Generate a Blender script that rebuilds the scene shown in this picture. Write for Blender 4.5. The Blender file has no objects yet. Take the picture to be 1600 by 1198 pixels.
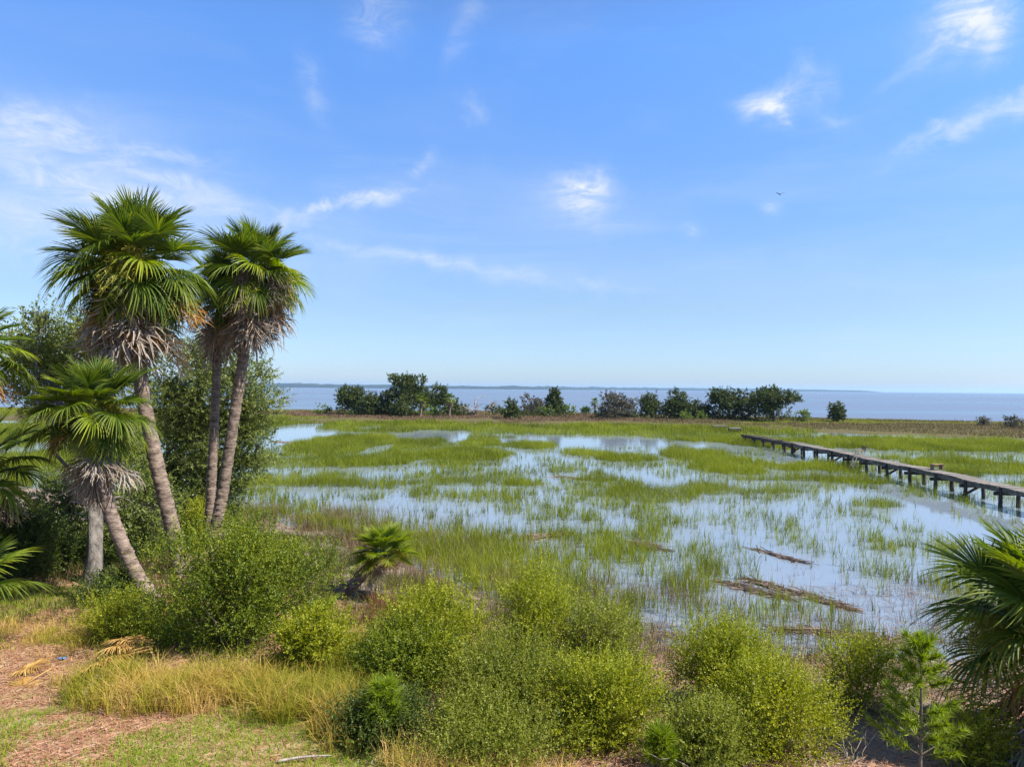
import bpy, math
import numpy as np
from mathutils import Matrix, Vector

R = math.radians
C = bpy.context.scene.collection
S = bpy.context.scene

# ---------------------------------------------------------------- camera
HC = 5.4                                   # drone height above the water
PITCH, ROLL, F = 8 / 1067, 0.0085, 1067.0  # focal length in pixels of a 1600 px wide frame
cam = bpy.data.objects.new('camera', bpy.data.cameras.new('camera'))
C.objects.link(cam)
cam.data.sensor_width = 36
cam.data.lens = 36 * F / 1600
cam.data.clip_start, cam.data.clip_end = 0.1, 60000
CM = Matrix.Translation((0, 0, HC)) @ Matrix.Rotation(math.pi / 2 + PITCH, 4, 'X') @ Matrix.Rotation(ROLL, 4, 'Z')
cam.matrix_world = CM
S.camera = cam

# ---------------------------------------------------------------- sun, exposure
SUN_AZ, SUN_EL = 106.0, 52.0               # clockwise from +Y (view direction), elevation
sun = bpy.data.objects.new('sun', bpy.data.lights.new('sun', 'SUN'))
C.objects.link(sun)
sun.data.energy = 5.0
sun.data.angle = R(0.53)
sun.data.color = (1.0, 0.95, 0.86)
sd = Vector((math.sin(R(SUN_AZ)) * math.cos(R(SUN_EL)), math.cos(R(SUN_AZ)) * math.cos(R(SUN_EL)), math.sin(R(SUN_EL))))
sun.rotation_euler = sd.to_track_quat('Z', 'Y').to_euler()
sun.location = sd * 60
S.view_settings.view_transform = 'Standard'
S.view_settings.look = 'None'
S.view_settings.exposure = 1.05
S.view_settings.gamma = 1
S.render.engine = 'CYCLES'
S.cycles.use_denoising = True
S.cycles.denoising_prefilter = 'NONE'
S.cycles.max_bounces = 8
S.cycles.diffuse_bounces = 3
S.cycles.glossy_bounces = 3
S.cycles.transmission_bounces = 4
S.cycles.volume_bounces = 1
S.cycles.caustics_reflective = False
S.cycles.caustics_refractive = False
S.cycles.sample_clamp_indirect = 4


def ray(px, py):
    d = CM.to_3x3() @ Vector(((px - 800) / F, (599 - py) / F, -1))
    return d


def gp(px, py, z=0.0):
    """point at height z seen at that place of the photograph"""
    d = ray(px, py)
    t = (z - HC) / d.z
    return Vector((d.x * t, d.y * t, z))


def at(px, py, Y):
    d = ray(px, py)
    t = Y / d.y
    return Vector((d.x * t, Y, HC + d.z * t))


# ---------------------------------------------------------------- sky
W = bpy.data.worlds.new('World')
S.world = W
W.use_nodes = True
nt = W.node_tree
nt.nodes.clear()


def N(t, kind, **kw):
    n = t.nodes.new(kind)
    for k, v in kw.items():
        if k.startswith('_'):
            setattr(n, k[1:], v)
        else:
            n.inputs[k.replace('__', ' ')].default_value = v
    return n


def mth(t, op, a, b=None, c=None, clamp=False):
    n = t.nodes.new('ShaderNodeMath')
    n.operation = op
    n.use_clamp = clamp
    for i, v in enumerate((a, b, c)):
        if v is None:
            continue
        if isinstance(v, (int, float)):
            n.inputs[i].default_value = v
        else:
            t.links.new(v, n.inputs[i])
    return n.outputs[0]


def maprange(t, v, a, b, c, d, smooth=True):
    n = t.nodes.new('ShaderNodeMapRange')
    n.interpolation_type = 'SMOOTHSTEP' if smooth else 'LINEAR'
    t.links.new(v, n.inputs[0])
    for i, q in enumerate((a, b, c, d)):
        n.inputs[i + 1].default_value = q
    return n.outputs[0]


def mixc(t, f, a, b):
    n = t.nodes.new('ShaderNodeMix')
    n.data_type = 'RGBA'
    for s, v in ((n.inputs['Factor'], f), (n.inputs['A'], a), (n.inputs['B'], b)):
        pass
    for i, v in ((0, f), (6, a), (7, b)):
        if isinstance(v, (int, float)):
            n.inputs[i].default_value = v
        elif isinstance(v, (tuple, list)):
            n.inputs[i].default_value = tuple(v) + ((1,) if len(v) == 3 else ())
        else:
            t.links.new(v, n.inputs[i])
    return n.outputs[2]


SKY_STRENGTH = 0.07
sky = nt.nodes.new('ShaderNodeTexSky')
sky.sky_type = 'NISHITA'
sky.sun_disc = False
sky.sun_elevation = R(SUN_EL)
sky.sun_rotation = R(SUN_AZ)
sky.altitude = 0
sky.air_density = 1.0
sky.dust_density = 0.5
sky.ozone_density = 3.0
tc = nt.nodes.new('ShaderNodeTexCoord')
sep = nt.nodes.new('ShaderNodeSeparateXYZ')
nt.links.new(tc.outputs['Generated'], sep.inputs[0])
az = mth(nt, 'ARCTAN2', sep.outputs[0], sep.outputs[1])
el = mth(nt, 'ARCSINE', sep.outputs[2])
elf = maprange(nt, el, 0.0, 1.2, 0.0, 1.0, False)
gain = nt.nodes.new('ShaderNodeValToRGB')
ge = gain.color_ramp.elements
GAIN = [(0.0, (.80, .96, 1.30)), (.03, (.80, .96, 1.30)), (.095, (.9, .98, 1.14)), (.39, (.96, 1.42, 1.95)), (.55, (1.0, 1.15, 1.3)), (1.0, (.9, .95, 1.0))]
while len(ge) < len(GAIN):
    ge.new(.5)
for q_, (p_, c_) in zip(ge, GAIN):
    q_.position = p_
    q_.color = c_ + (1,)
nt.links.new(elf, gain.inputs[0])
hsv = nt.nodes.new('ShaderNodeMix')
hsv.data_type = 'RGBA'
hsv.blend_type = 'MULTIPLY'
hsv.inputs[0].default_value = 1.0
nt.links.new(sky.outputs[0], hsv.inputs[6])
nt.links.new(gain.outputs[0], hsv.inputs[7])
comb = nt.nodes.new('ShaderNodeCombineXYZ')
nt.links.new(az, comb.inputs[0])
nt.links.new(el, comb.inputs[1])
# fibrous distortion shared by all wisps
nz1 = N(nt, 'ShaderNodeTexNoise', Scale=9.0, Detail=6.0, Roughness=0.6, Distortion=0.6)
nt.links.new(comb.outputs[0], nz1.inputs['Vector'])
sp = nt.nodes.new('ShaderNodeSeparateColor')
nt.links.new(nz1.outputs['Color'], sp.inputs[0])
waz = mth(nt, 'MULTIPLY_ADD', mth(nt, 'SUBTRACT', sp.outputs[0], 0.5), 0.10, az)
wel = mth(nt, 'MULTIPLY_ADD', mth(nt, 'SUBTRACT', sp.outputs[1], 0.5), 0.075, el)
nz2 = N(nt, 'ShaderNodeTexNoise', Scale=30.0, Detail=9.0, Roughness=0.66, Distortion=0.9)
mp2 = N(nt, 'ShaderNodeMapping', Rotation=(0, 0, 0.2), Scale=(0.5, 1.2, 1))
nt.links.new(comb.outputs[0], mp2.inputs['Vector'])
nt.links.new(mp2.outputs[0], nz2.inputs['Vector'])
fib = maprange(nt, nz2.outputs['Fac'], 0.32, 0.7, 0.2, 1.0)


def ang(px, py):
    d = ray(px, py).normalized()
    return math.atan2(d.x, d.y), math.asin(d.z)


# single clouds: place, half-length and half-height in photo pixels, tilt in degrees, strength
CL = [(915, 293, 40, 36, 0, .9), (905, 303, 75, 45, -6, .3), (1515, 45, 46, 54, 20, 1.0), (1500, 20, 70, 60, 10, .3),
      (1200, 158, 62, 22, -14, .95), (1212, 176, 26, 14, -20, .6), (1265, 130, 30, 36, 10, .35), (1500, 195, 120, 14, 17, .5), (1600, 160, 60, 22, 20, .45),
      (560, 312, 110, 11, 12, .8), (668, 252, 22, 12, 45, .4), (60, 185, 110, 30, 14, .48), (210, 232, 160, 16, -4, .42),
      (60, 240, 160, 50, 0, .35), (260, 275, 150, 12, -9, .45), (110, 290, 150, 22, 0, .4), (600, 398, 160, 13, -8, .34), (820, 430, 200, 14, -9, .3),
      (590, 25, 48, 40, 20, .34), (725, 40, 26, 55, -15, .22), (485, 135, 22, 46, 20, .25), (1217, 335, 18, 11, -15, .6), (1082, 358, 14, 14, 20, .3),
      (740, 165, 34, 15, -20, .2), (330, 320, 260, 20, -3, .4), (100, 360, 240, 60, 0, .4), (1290, 190, 40, 12, -20, .22), (1450, 90, 100, 12, 25, .2)]
# thin even veils without fibre
HZ = [(70, 250, 330, 130, 0, .20), (250, 370, 420, 70, -3, .2), (900, 330, 190, 50, -4, .2), (1050, 430, 560, 45, -5, .16), (620, 300, 260, 60, 8, .12)]
soft = None
tot = None
for px, py, rx, ry, rot, st in CL + HZ:
    a0, e0 = ang(px, py)
    kx = 1 / (rx / F * 1.25 * math.cos(a0) ** 2)
    ky = 1 / (ry / F * 1.25 * math.cos(a0))
    c, s_ = math.cos(R(rot)), math.sin(R(rot))
    da = mth(nt, 'SUBTRACT', waz, a0)
    de = mth(nt, 'SUBTRACT', wel, e0)
    xx = mth(nt, 'MULTIPLY', mth(nt, 'MULTIPLY_ADD', de, s_, mth(nt, 'MULTIPLY', da, c)), kx)
    yy = mth(nt, 'MULTIPLY', mth(nt, 'MULTIPLY_ADD', da, -s_, mth(nt, 'MULTIPLY', de, c)), ky)
    r2 = mth(nt, 'MULTIPLY_ADD', xx, xx, mth(nt, 'MULTIPLY', yy, yy))
    m = mth(nt, 'MULTIPLY', mth(nt, 'EXPONENT', mth(nt, 'MULTIPLY', r2, -2.2)), st)
    if (px, py, rx, ry, rot, st) in HZ:
        soft = m if soft is None else mth(nt, 'ADD', soft, m)
    else:
        tot = m if tot is None else mth(nt, 'ADD', tot, m)
nz3 = N(nt, 'ShaderNodeTexNoise', Scale=3.0, Detail=8.0, Roughness=0.6, Distortion=0.8)
mp3 = N(nt, 'ShaderNodeMapping', Rotation=(0, 0, -0.1), Scale=(0.8, 4.0, 1))
nt.links.new(comb.outputs[0], mp3.inputs['Vector'])
nt.links.new(mp3.outputs[0], nz3.inputs['Vector'])
veil = maprange(nt, nz3.outputs['Fac'], 0.45, 0.85, 0.0, 0.22)
veil = mth(nt, 'MULTIPLY', veil, maprange(nt, el, 0.0, 0.5, 1.0, 0.35))
cloud = mth(nt, 'ADD', mth(nt, 'ADD', mth(nt, 'MULTIPLY', tot, fib), mth(nt, 'MULTIPLY', soft, maprange(nt, nz3.outputs['Fac'], .3, .7, .5, 1.0))), veil, clamp=True)
skyc = mixc(nt, cloud, hsv.outputs[2], tuple(v / SKY_STRENGTH for v in (0.43, 0.455, 0.475)))
bg = N(nt, 'ShaderNodeBackground', Strength=SKY_STRENGTH)
nt.links.new(skyc, bg.inputs['Color'])
out = nt.nodes.new('ShaderNodeOutputWorld')
nt.links.new(bg.outputs[0], out.inputs['Surface'])

# ---------------------------------------------------------------- helpers
rng = np.random.default_rng(7)


def tag(o, label=None, cat=None, group=None, kind=None):
    if label: o['label'] = label
    if cat: o['category'] = cat
    if group: o['group'] = group
    if kind: o['kind'] = kind
    return o


def empty(name, loc):
    o = bpy.data.objects.new(name, None)
    o.empty_display_size = 0.3
    o.location = loc
    C.objects.link(o)
    return o


def mesh(name, chunks, mats, smooth=False):
    """chunks: (verts Nx3, faces MxK, tint M or scalar, material index) joined into one mesh datablock"""
    vs, starts, totals, idx, tint, mi = [], [], [], [], [], []
    off = lo = 0
    for ch in chunks:
        v, f = np.asarray(ch[0], float), np.asarray(ch[1], int)
        if len(f) == 0:
            continue
        k = f.shape[1]
        vs.append(v)
        idx.append((f + off).ravel())
        starts.append(lo + np.arange(len(f)) * k)
        totals.append(np.full(len(f), k))
        t = ch[2] if len(ch) > 2 else 0.5
        tint.append(np.broadcast_to(np.asarray(t, float), (len(f),)))
        mi.append(np.full(len(f), ch[3] if len(ch) > 3 else 0))
        off += len(v)
        lo += len(f) * k
    vs = np.concatenate(vs)
    idx = np.concatenate(idx)
    me = bpy.data.meshes.new(name)
    me.vertices.add(len(vs))
    me.vertices.foreach_set('co', vs.astype(np.float32).ravel())
    me.loops.add(len(idx))
    me.loops.foreach_set('vertex_index', idx.astype(np.int32))
    st = np.concatenate(starts)
    me.polygons.add(len(st))
    me.polygons.foreach_set('loop_start', st.astype(np.int32))
    me.polygons.foreach_set('loop_total', np.concatenate(totals).astype(np.int32))
    me.polygons.foreach_set('material_index', np.concatenate(mi).astype(np.int32))
    me.polygons.foreach_set('use_smooth', np.full(len(st), smooth))
    for m in (mats if isinstance(mats, (list, tuple)) else [mats]):
        me.materials.append(m)
    a = me.attributes.new('tint', 'FLOAT', 'FACE')
    a.data.foreach_set('value', np.concatenate(tint).astype(np.float32))
    me.update(calc_edges=True)
    me.validate()
    return me


def obj(name, me, parent=None, loc=None):
    o = bpy.data.objects.new(name, me)
    C.objects.link(o)
    if parent is not None:
        o.parent = parent
    if loc is not None:
        o.location = loc
    return o


def hashn(ix, iy, seed):
    h = (ix * 374761393 + iy * 668265263 + seed * 974634777) & 0xFFFFFFFF
    h = ((h ^ (h >> 13)) * 1274126177) & 0xFFFFFFFF
    return ((h ^ (h >> 16)) & 0xFFFF) / 65535.0


def vnoise(x, y, seed=0):
    x, y = np.asarray(x, float), np.asarray(y, float)
    ix, iy = np.floor(x).astype(np.int64), np.floor(y).astype(np.int64)
    fx, fy = x - ix, y - iy
    fx, fy = fx * fx * (3 - 2 * fx), fy * fy * (3 - 2 * fy)
    a, b = hashn(ix, iy, seed), hashn(ix + 1, iy, seed)
    c, d = hashn(ix, iy + 1, seed), hashn(ix + 1, iy + 1, seed)
    return (a * (1 - fx) + b * fx) * (1 - fy) + (c * (1 - fx) + d * fx) * fy


def fbm(x, y, seed=0, o=3):
    s, a, n = 0.0, 0.5, 0.0
    for k in range(o):
        s = s + a * vnoise(x * 2 ** k, y * 2 ** k, seed + k * 17)
        n += a
        a *= 0.55
    return s / n


def sstep(a, b, x):
    t = np.clip((np.asarray(x, float) - a) / (b - a), 0, 1)
    return t * t * (3 - 2 * t)


def unit(v):
    return v / np.maximum(np.linalg.norm(v, axis=-1, keepdims=True), 1e-9)


# ---------------------------------------------------------------- materials
def material(name):
    m = bpy.data.materials.new(name)
    m.use_nodes = True
    t = m.node_tree
    b = t.nodes['Principled BSDF']
    return m, t, b


def ramp(t, fac, stops):
    n = t.nodes.new('ShaderNodeValToRGB')
    e = n.color_ramp.elements
    while len(e) < len(stops):
        e.new(0.5)
    for el_, (p, c) in zip(e, stops):
        el_.position = p
        el_.color = tuple(c) + (1,)
    if fac is not None:
        t.links.new(fac, n.inputs[0])
    return n.outputs[0]


def leaf_mat(name, stops, trans=0.35, rough=0.5, spec=0.3):
    """thin leaf: reflects and lets light through; the colour varies from leaf to leaf by the stored tint"""
    m, t, b = material(name)
    at_ = t.nodes.new('ShaderNodeAttribute')
    at_.attribute_name = 'tint'
    col = ramp(t, at_.outputs['Fac'], stops)
    t.links.new(col, b.inputs['Base Color'])
    b.inputs['Roughness'].default_value = rough
    b.inputs['Specular IOR Level'].default_value = spec
    tr = t.nodes.new('ShaderNodeBsdfTranslucent')
    g = t.nodes.new('ShaderNodeHueSaturation')
    g.inputs['Saturation'].default_value = 1.1
    g.inputs['Value'].default_value = 1.5
    t.links.new(col, g.inputs['Color'])
    t.links.new(g.outputs[0], tr.inputs['Color'])
    mx = t.nodes.new('ShaderNodeMixShader')
    mx.inputs[0].default_value = trans
    t.links.new(b.outputs[0], mx.inputs[1])
    t.links.new(tr.outputs[0], mx.inputs[2])
    t.links.new(mx.outputs[0], t.nodes['Material Output'].inputs['Surface'])
    return m


def bark_mat(name, c1, c2, scale=6, stretch=(1, 1, 0.3), bump=0.6, rough=0.9):
    m, t, b = material(name)
    tcn = t.nodes.new('ShaderNodeTexCoord')
    mp = N(t, 'ShaderNodeMapping', Scale=stretch)
    t.links.new(tcn.outputs['Object'], mp.inputs['Vector'])
    n1 = N(t, 'ShaderNodeTexNoise', Scale=scale, Detail=8.0, Roughness=0.7)
    t.links.new(mp.outputs[0], n1.inputs['Vector'])
    f = maprange(t, n1.outputs['Fac'], 0.3, 0.7, 0, 1)
    t.links.new(mixc(t, f, c1, c2), b.inputs['Base Color'])
    b.inputs['Roughness'].default_value = rough
    b.inputs['Specular IOR Level'].default_value = 0.15
    bp = N(t, 'ShaderNodeBump', Strength=bump, Distance=0.03)
    n2 = N(t, 'ShaderNodeTexNoise', Scale=scale * 5, Detail=4.0)
    t.links.new(mp.outputs[0], n2.inputs['Vector'])
    t.links.new(n2.outputs['Fac'], bp.inputs['Height'])
    t.links.new(bp.outputs[0], b.inputs['Normal'])
    return m


M = {}
M['palm_green'] = leaf_mat('palm_green', [(0, (.022, .045, .007)), (.5, (.075, .12, .013)), (1, (.22, .25, .03))], .35, .5, .28)
M['palm_lime'] = leaf_mat('palm_lime', [(0, (.06, .1, .01)), (.5, (.16, .22, .016)), (1, (.36, .36, .03))], .38, .5, .28)
M['palm_yellow'] = leaf_mat('palm_yellow', [(0, (.09, .15, .015)), (.5, (.2, .22, .02)), (1, (.36, .3, .03))], .3, .45, .4)
M['palm_orange'] = leaf_mat('palm_orange', [(0, (.24, .10, .022)), (.5, (.38, .19, .055)), (1, (.46, .30, .13))], .25, .6, .2)
M['palm_gold'] = leaf_mat('palm_gold', [(0, (.2, .11, .03)), (.5, (.42, .25, .07)), (1, (.58, .42, .17))], .25, .6, .2)
M['palm_dead'] = leaf_mat('palm_dead', [(0, (.15, .10, .065)), (.5, (.3, .22, .15)), (1, (.48, .38, .28))], .2, .75, .15)
M['palm_grey'] = leaf_mat('palm_grey', [(0, (.14, .115, .09)), (.5, (.29, .235, .19)), (1, (.48, .42, .35))], .15, .8, .1)
M['petiole'] = leaf_mat('petiole', [(0, (.1, .16, .03)), (1, (.2, .24, .06))], .05)
M['fruit_yellow'] = leaf_mat('fruit_yellow', [(0, (.13, .13, .01)), (.5, (.28, .25, .02)), (1, (.42, .36, .05))], .2)
M['fruit_grey'] = leaf_mat('fruit_grey', [(0, (.10, .075, .06)), (.5, (.2, .15, .125)), (1, (.3, .24, .2))], .1, .8, .1)
M['palm_trunk'] = bark_mat('palm_trunk', (.075, .052, .04), (.33, .25, .195), 4.5, (1, 1, 3.2), 1.0)
M['oak_bark'] = bark_mat('oak_bark', (.06, .05, .042), (.2, .18, .155), 6, (1, 1, .35), .9)
M['stem_bark'] = bark_mat('stem_bark', (.08, .06, .045), (.24, .19, .15), 14, (1, 1, .3), .5)
M['bleached'] = bark_mat('bleached', (.19, .155, .125), (.42, .36, .30), 14, (1, 1, .3), .5)
M['dock_wood'] = bark_mat('dock_wood', (.11, .098, .086), (.28, .245, .215), 5, (4, .4, 1), .4)
M['dock_beam'] = bark_mat('dock_beam', (.07, .06, .05), (.2, .17, .14), 5, (4, .6, 1), .4)
M['dock_post'] = bark_mat('dock_post', (.025, .02, .018), (.11, .09, .075), 7, (1, 1, .4), .5)
M['bench_wood'] = bark_mat('bench_wood', (.16, .10, .065), (.3, .2, .13), 8, (4, 1, 1), .3)
M['myrtle'] = leaf_mat('myrtle', [(0, (.036, .062, .006)), (.5, (.125, .17, .011)), (1, (.29, .3, .02))], .35)
M['lime'] = leaf_mat('lime', [(0, (.09, .115, .007)), (.5, (.22, .245, .011)), (1, (.38, .38, .03))], .4)
M['olive'] = leaf_mat('olive', [(0, (.065, .088, .011)), (.5, (.175, .2, .02)), (1, (.32, .33, .055))], .38)
M['oak_leaf'] = leaf_mat('oak_leaf', [(0, (.055, .075, .014)), (.5, (.14, .175, .036)), (1, (.28, .31, .085))], .32, .45, .35)
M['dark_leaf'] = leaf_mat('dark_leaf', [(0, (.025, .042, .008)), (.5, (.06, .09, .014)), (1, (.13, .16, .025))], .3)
M['far_leaf'] = leaf_mat('far_leaf', [(0, (.02, .032, .007)), (.5, (.05, .072, .012)), (1, (.11, .13, .022))], .2)
M['far_light'] = leaf_mat('far_light', [(0, (.05, .09, .016)), (.5, (.11, .17, .025)), (1, (.2, .25, .04))], .3)
M['far_grey'] = leaf_mat('far_grey', [(0, (.04, .042, .026)), (.5, (.09, .085, .055)), (1, (.16, .14, .10))], .2)
M['pine'] = leaf_mat('pine', [(0, (.08, .13, .01)), (.5, (.18, .25, .016)), (1, (.32, .38, .03))], .35)
M['moss'] = leaf_mat('moss', [(0, (.1, .11, .075)), (1, (.24, .25, .18))], .3, .9, .05)
M['cordgrass'] = leaf_mat('cordgrass', [(0, (.075, .092, .007)), (.45, (.16, .19, .008)), (.8, (.24, .275, .016)), (1, (.33, .27, .08))], .4, .55, .25)
M['brown_grass'] = leaf_mat('brown_grass', [(0, (.08, .05, .032)), (.5, (.17, .11, .07)), (1, (.25, .18, .11))], .25, .8, .1)
M['olive_grass'] = leaf_mat('olive_grass', [(0, (.05, .05, .016)), (.5, (.10, .095, .026)), (1, (.17, .15, .05))], .3, .7, .15)
M['gold_grass'] = leaf_mat('gold_grass', [(0, (.14, .18, .015)), (.35, (.29, .27, .028)), (.7, (.46, .31, .08)), (1, (.6, .42, .19))], .35, .7, .15)
M['lawn'] = leaf_mat('lawn', [(0, (.1, .17, .01)), (.5, (.2, .3, .016)), (1, (.34, .38, .04))], .4, .6, .2)
M['litter'] = leaf_mat('litter', [(0, (.15, .065, .035)), (.5, (.36, .17, .095)), (1, (.52, .35, .23))], .1, .85, .1)
M['wrack'] = leaf_mat('wrack', [(0, (.06, .042, .035)), (.5, (.17, .12, .095)), (1, (.36, .29, .23))], .05, .85, .1)
M['rust_grass'] = leaf_mat('rust_grass', [(0, (.1, .05, .025)), (.5, (.22, .11, .05)), (1, (.32, .2, .09))], .3, .8, .1)


# ---------------------------------------------------------------- terrain
EX = [-80, -40, -18, -11, -6.5, -3.5, 0, 3, 6, 10, 16, 30, 80]
EY = [60, 44, 33, 28.5, 26.5, 22.5, 18.2, 16.2, 14.6, 14.2, 15, 16, 16]


def edge(x):
    return np.interp(x, EX, EY)


def bay(x):
    return 152 - 0.36 * np.clip(np.asarray(x, float) - 2, 0, 85)


def height(x, y):
    x, y = np.asarray(x, float), np.asarray(y, float)
    e = edge(x)
    wet = sstep(-11, 0.5, y - e)               # 0 lawn .. 1 marsh
    left = sstep(2, -5, x)
    top = 0.45 + 0.35 * left
    n = fbm(x * .35 + 9, y * .35, 3)
    z = top * (1 - wet) + (-0.02) * wet
    z = z + (n - .5) * (.16 * (1 - .35 * wet))
    z = z - .2 * sstep(0, 9, y - e)
    b = bay(x)
    ns = (fbm(x * .08, y * .08, 8) - .5) * 10
    bm = sstep(-62, -34, y - b + ns) * (1 - sstep(-7, 1, y - b + ns * .3))
    z = z + bm * (.62 + .2 * (n - .5)) - 2.5 * sstep(0, 40, y - b)
    return z


def hz(x, y):
    return float(height(x, y))


def axis(*parts):
    return np.unique(np.concatenate([np.arange(*p) for p in parts]))


gx = axis((-14000, -400, 1700), (-400, -60, 20), (-60, -24, 2), (-24, 20, .3), (20, 60, 2), (60, 400, 20), (400, 14001, 1700))
gy = axis((-400, -20, 40), (-20, 4, 2), (4, 36, .3), (36, 190, 1.6), (190, 400, 20), (400, 14001, 1700))
GX, GY = np.meshgrid(gx, gy)
gv = np.stack([GX, GY, height(GX, GY)], -1).reshape(-1, 3)
nx, ny = len(gx), len(gy)
ii = (np.arange(ny - 1)[:, None] * nx + np.arange(nx - 1)[None, :]).ravel()
gf = np.stack([ii, ii + 1, ii + nx + 1, ii + nx], -1)
gm, t, b = material('ground')
geo = t.nodes.new('ShaderNodeNewGeometry')
sx = t.nodes.new('ShaderNodeSeparateXYZ')
t.links.new(geo.outputs['Position'], sx.inputs[0])
na = N(t, 'ShaderNodeTexNoise', Scale=.55, Detail=5.0, Roughness=.6)
nb = N(t, 'ShaderNodeTexNoise', Scale=4.0, Detail=8.0, Roughness=.7)
nc = N(t, 'ShaderNodeTexNoise', Scale=45.0, Detail=4.0, Roughness=.7)
for n_ in (na, nb, nc):
    t.links.new(geo.outputs['Position'], n_.inputs['Vector'])
litter = ramp(t, nb.outputs['Fac'], [(.28, (.12, .066, .038)), (.48, (.31, .18, .105)), (.7, (.5, .36, .25))])
fine = ramp(t, nc.outputs['Fac'], [(.3, (.42, .38, .36)), (.7, (1, 1, 1))])
mm = t.nodes.new('ShaderNodeMix')
mm.data_type = 'RGBA'
mm.blend_type = 'MULTIPLY'
mm.inputs[0].default_value = .8
t.links.new(litter, mm.inputs[6])
t.links.new(fine, mm.inputs[7])
sand = maprange(t, na.outputs['Fac'], .6, .72, 0, .75)
land = mixc(t, sand, mm.outputs[2], (.5, .42, .34))
grn = maprange(t, na.outputs['Fac'], .5, .36, 0, .55)
land = mixc(t, grn, land, (.2, .21, .05))
mud = ramp(t, nb.outputs['Fac'], [(.3, (.11, .085, .07)), (.7, (.29, .225, .18))])
shore = mixc(t, maprange(t, sx.outputs[2], .5, .72, 0, 1), mud, land)
far = ramp(t, nb.outputs['Fac'], [(.3, (.06, .05, .022)), (.7, (.12, .10, .042))])
b_in = mixc(t, maprange(t, sx.outputs[1], 40, 60, 0, 1), shore, far)
t.links.new(b_in, b.inputs['Base Color'])
b.inputs['Roughness'].default_value = .95
b.inputs['Specular IOR Level'].default_value = .1
bp = N(t, 'ShaderNodeBump', Strength=.6, Distance=.04)
t.links.new(nb.outputs['Fac'], bp.inputs['Height'])
t.links.new(bp.outputs[0], b.inputs['Normal'])
tag(obj('ground', mesh('ground', [(gv, gf)], gm, True)), 'brown littered lawn sloping down to the marsh mud', 'ground', kind='structure')


def grid_sheet(name, xs, ys, z, mat, keep=None):
    X, Y = np.meshgrid(xs, ys)
    v = np.stack([X, Y, np.full_like(X, z)], -1).reshape(-1, 3)
    n = len(xs)
    i = (np.arange(len(ys) - 1)[:, None] * n + np.arange(n - 1)[None, :]).ravel()
    return mesh(name, [(v, np.stack([i, i + 1, i + n + 1, i + n], -1))], mat, True)


def water_mat(name, base, bump, scales, rough):
    m, t, b = material(name)
    b.inputs['Base Color'].default_value = base + (1,)
    b.inputs['Roughness'].default_value = rough
    b.inputs['IOR'].default_value = 1.33
    b.inputs['Specular IOR Level'].default_value = .5
    g = t.nodes.new('ShaderNodeNewGeometry')
    hs = None
    for sc, st, ax in scales:
        mp = N(t, 'ShaderNodeMapping', Scale=ax)
        t.links.new(g.outputs['Position'], mp.inputs['Vector'])
        n_ = N(t, 'ShaderNodeTexNoise', Scale=sc, Detail=3.0, Roughness=.55)
        t.links.new(mp.outputs[0], n_.inputs['Vector'])
        v = mth(t, 'MULTIPLY', n_.outputs['Fac'], st)
        hs = v if hs is None else mth(t, 'ADD', hs, v)
    bp = N(t, 'ShaderNodeBump', Strength=bump, Distance=1.0)
    t.links.new(hs, bp.inputs['Height'])
    t.links.new(bp.outputs[0], b.inputs['Normal'])
    return m, t, b


wm, t, b = water_mat('marsh_water', (.165, .2, .245), 1.0, [(5.0, .0022, (1, .6, 1)), (.6, .006, (1, .7, 1))], .06)
tag(obj('marsh_water', grid_sheet('marsh_water', np.array([-400., 400.]), np.array([8., 118.]), 0.0, wm)),
    'calm shallow marsh water reflecting the sky', 'water', kind='structure')
bm_, t, b = water_mat('bay_water', (.13, .15, .19), 1.0, [(1.6, .022, (.5, 1.5, 1)), (.22, .10, (.5, 1.6, 1))], .18)
g = t.nodes.new('ShaderNodeNewGeometry')
mp = N(t, 'ShaderNodeMapping', Scale=(.0014, .012, 1))
t.links.new(g.outputs['Position'], mp.inputs['Vector'])
nn = N(t, 'ShaderNodeTexNoise', Scale=1.0, Detail=4.0)
t.links.new(mp.outputs[0], nn.inputs['Vector'])
t.links.new(ramp(t, nn.outputs['Fac'], [(.35, (.055, .082, .14)), (.65, (.125, .145, .195))]), b.inputs['Base Color'])
t.links.new(maprange(t, nn.outputs['Fac'], .4, .62, .2, .36), b.inputs['Roughness'])
b.inputs['Specular IOR Level'].default_value = .24
tag(obj('bay_water', grid_sheet('bay_water', axis((-14000, 14001, 4000)), np.array([118., 400., 2000., 14000.]), 0.0, bm_)),
    'wide slate blue bay stretching to the horizon', 'water', kind='structure')

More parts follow.
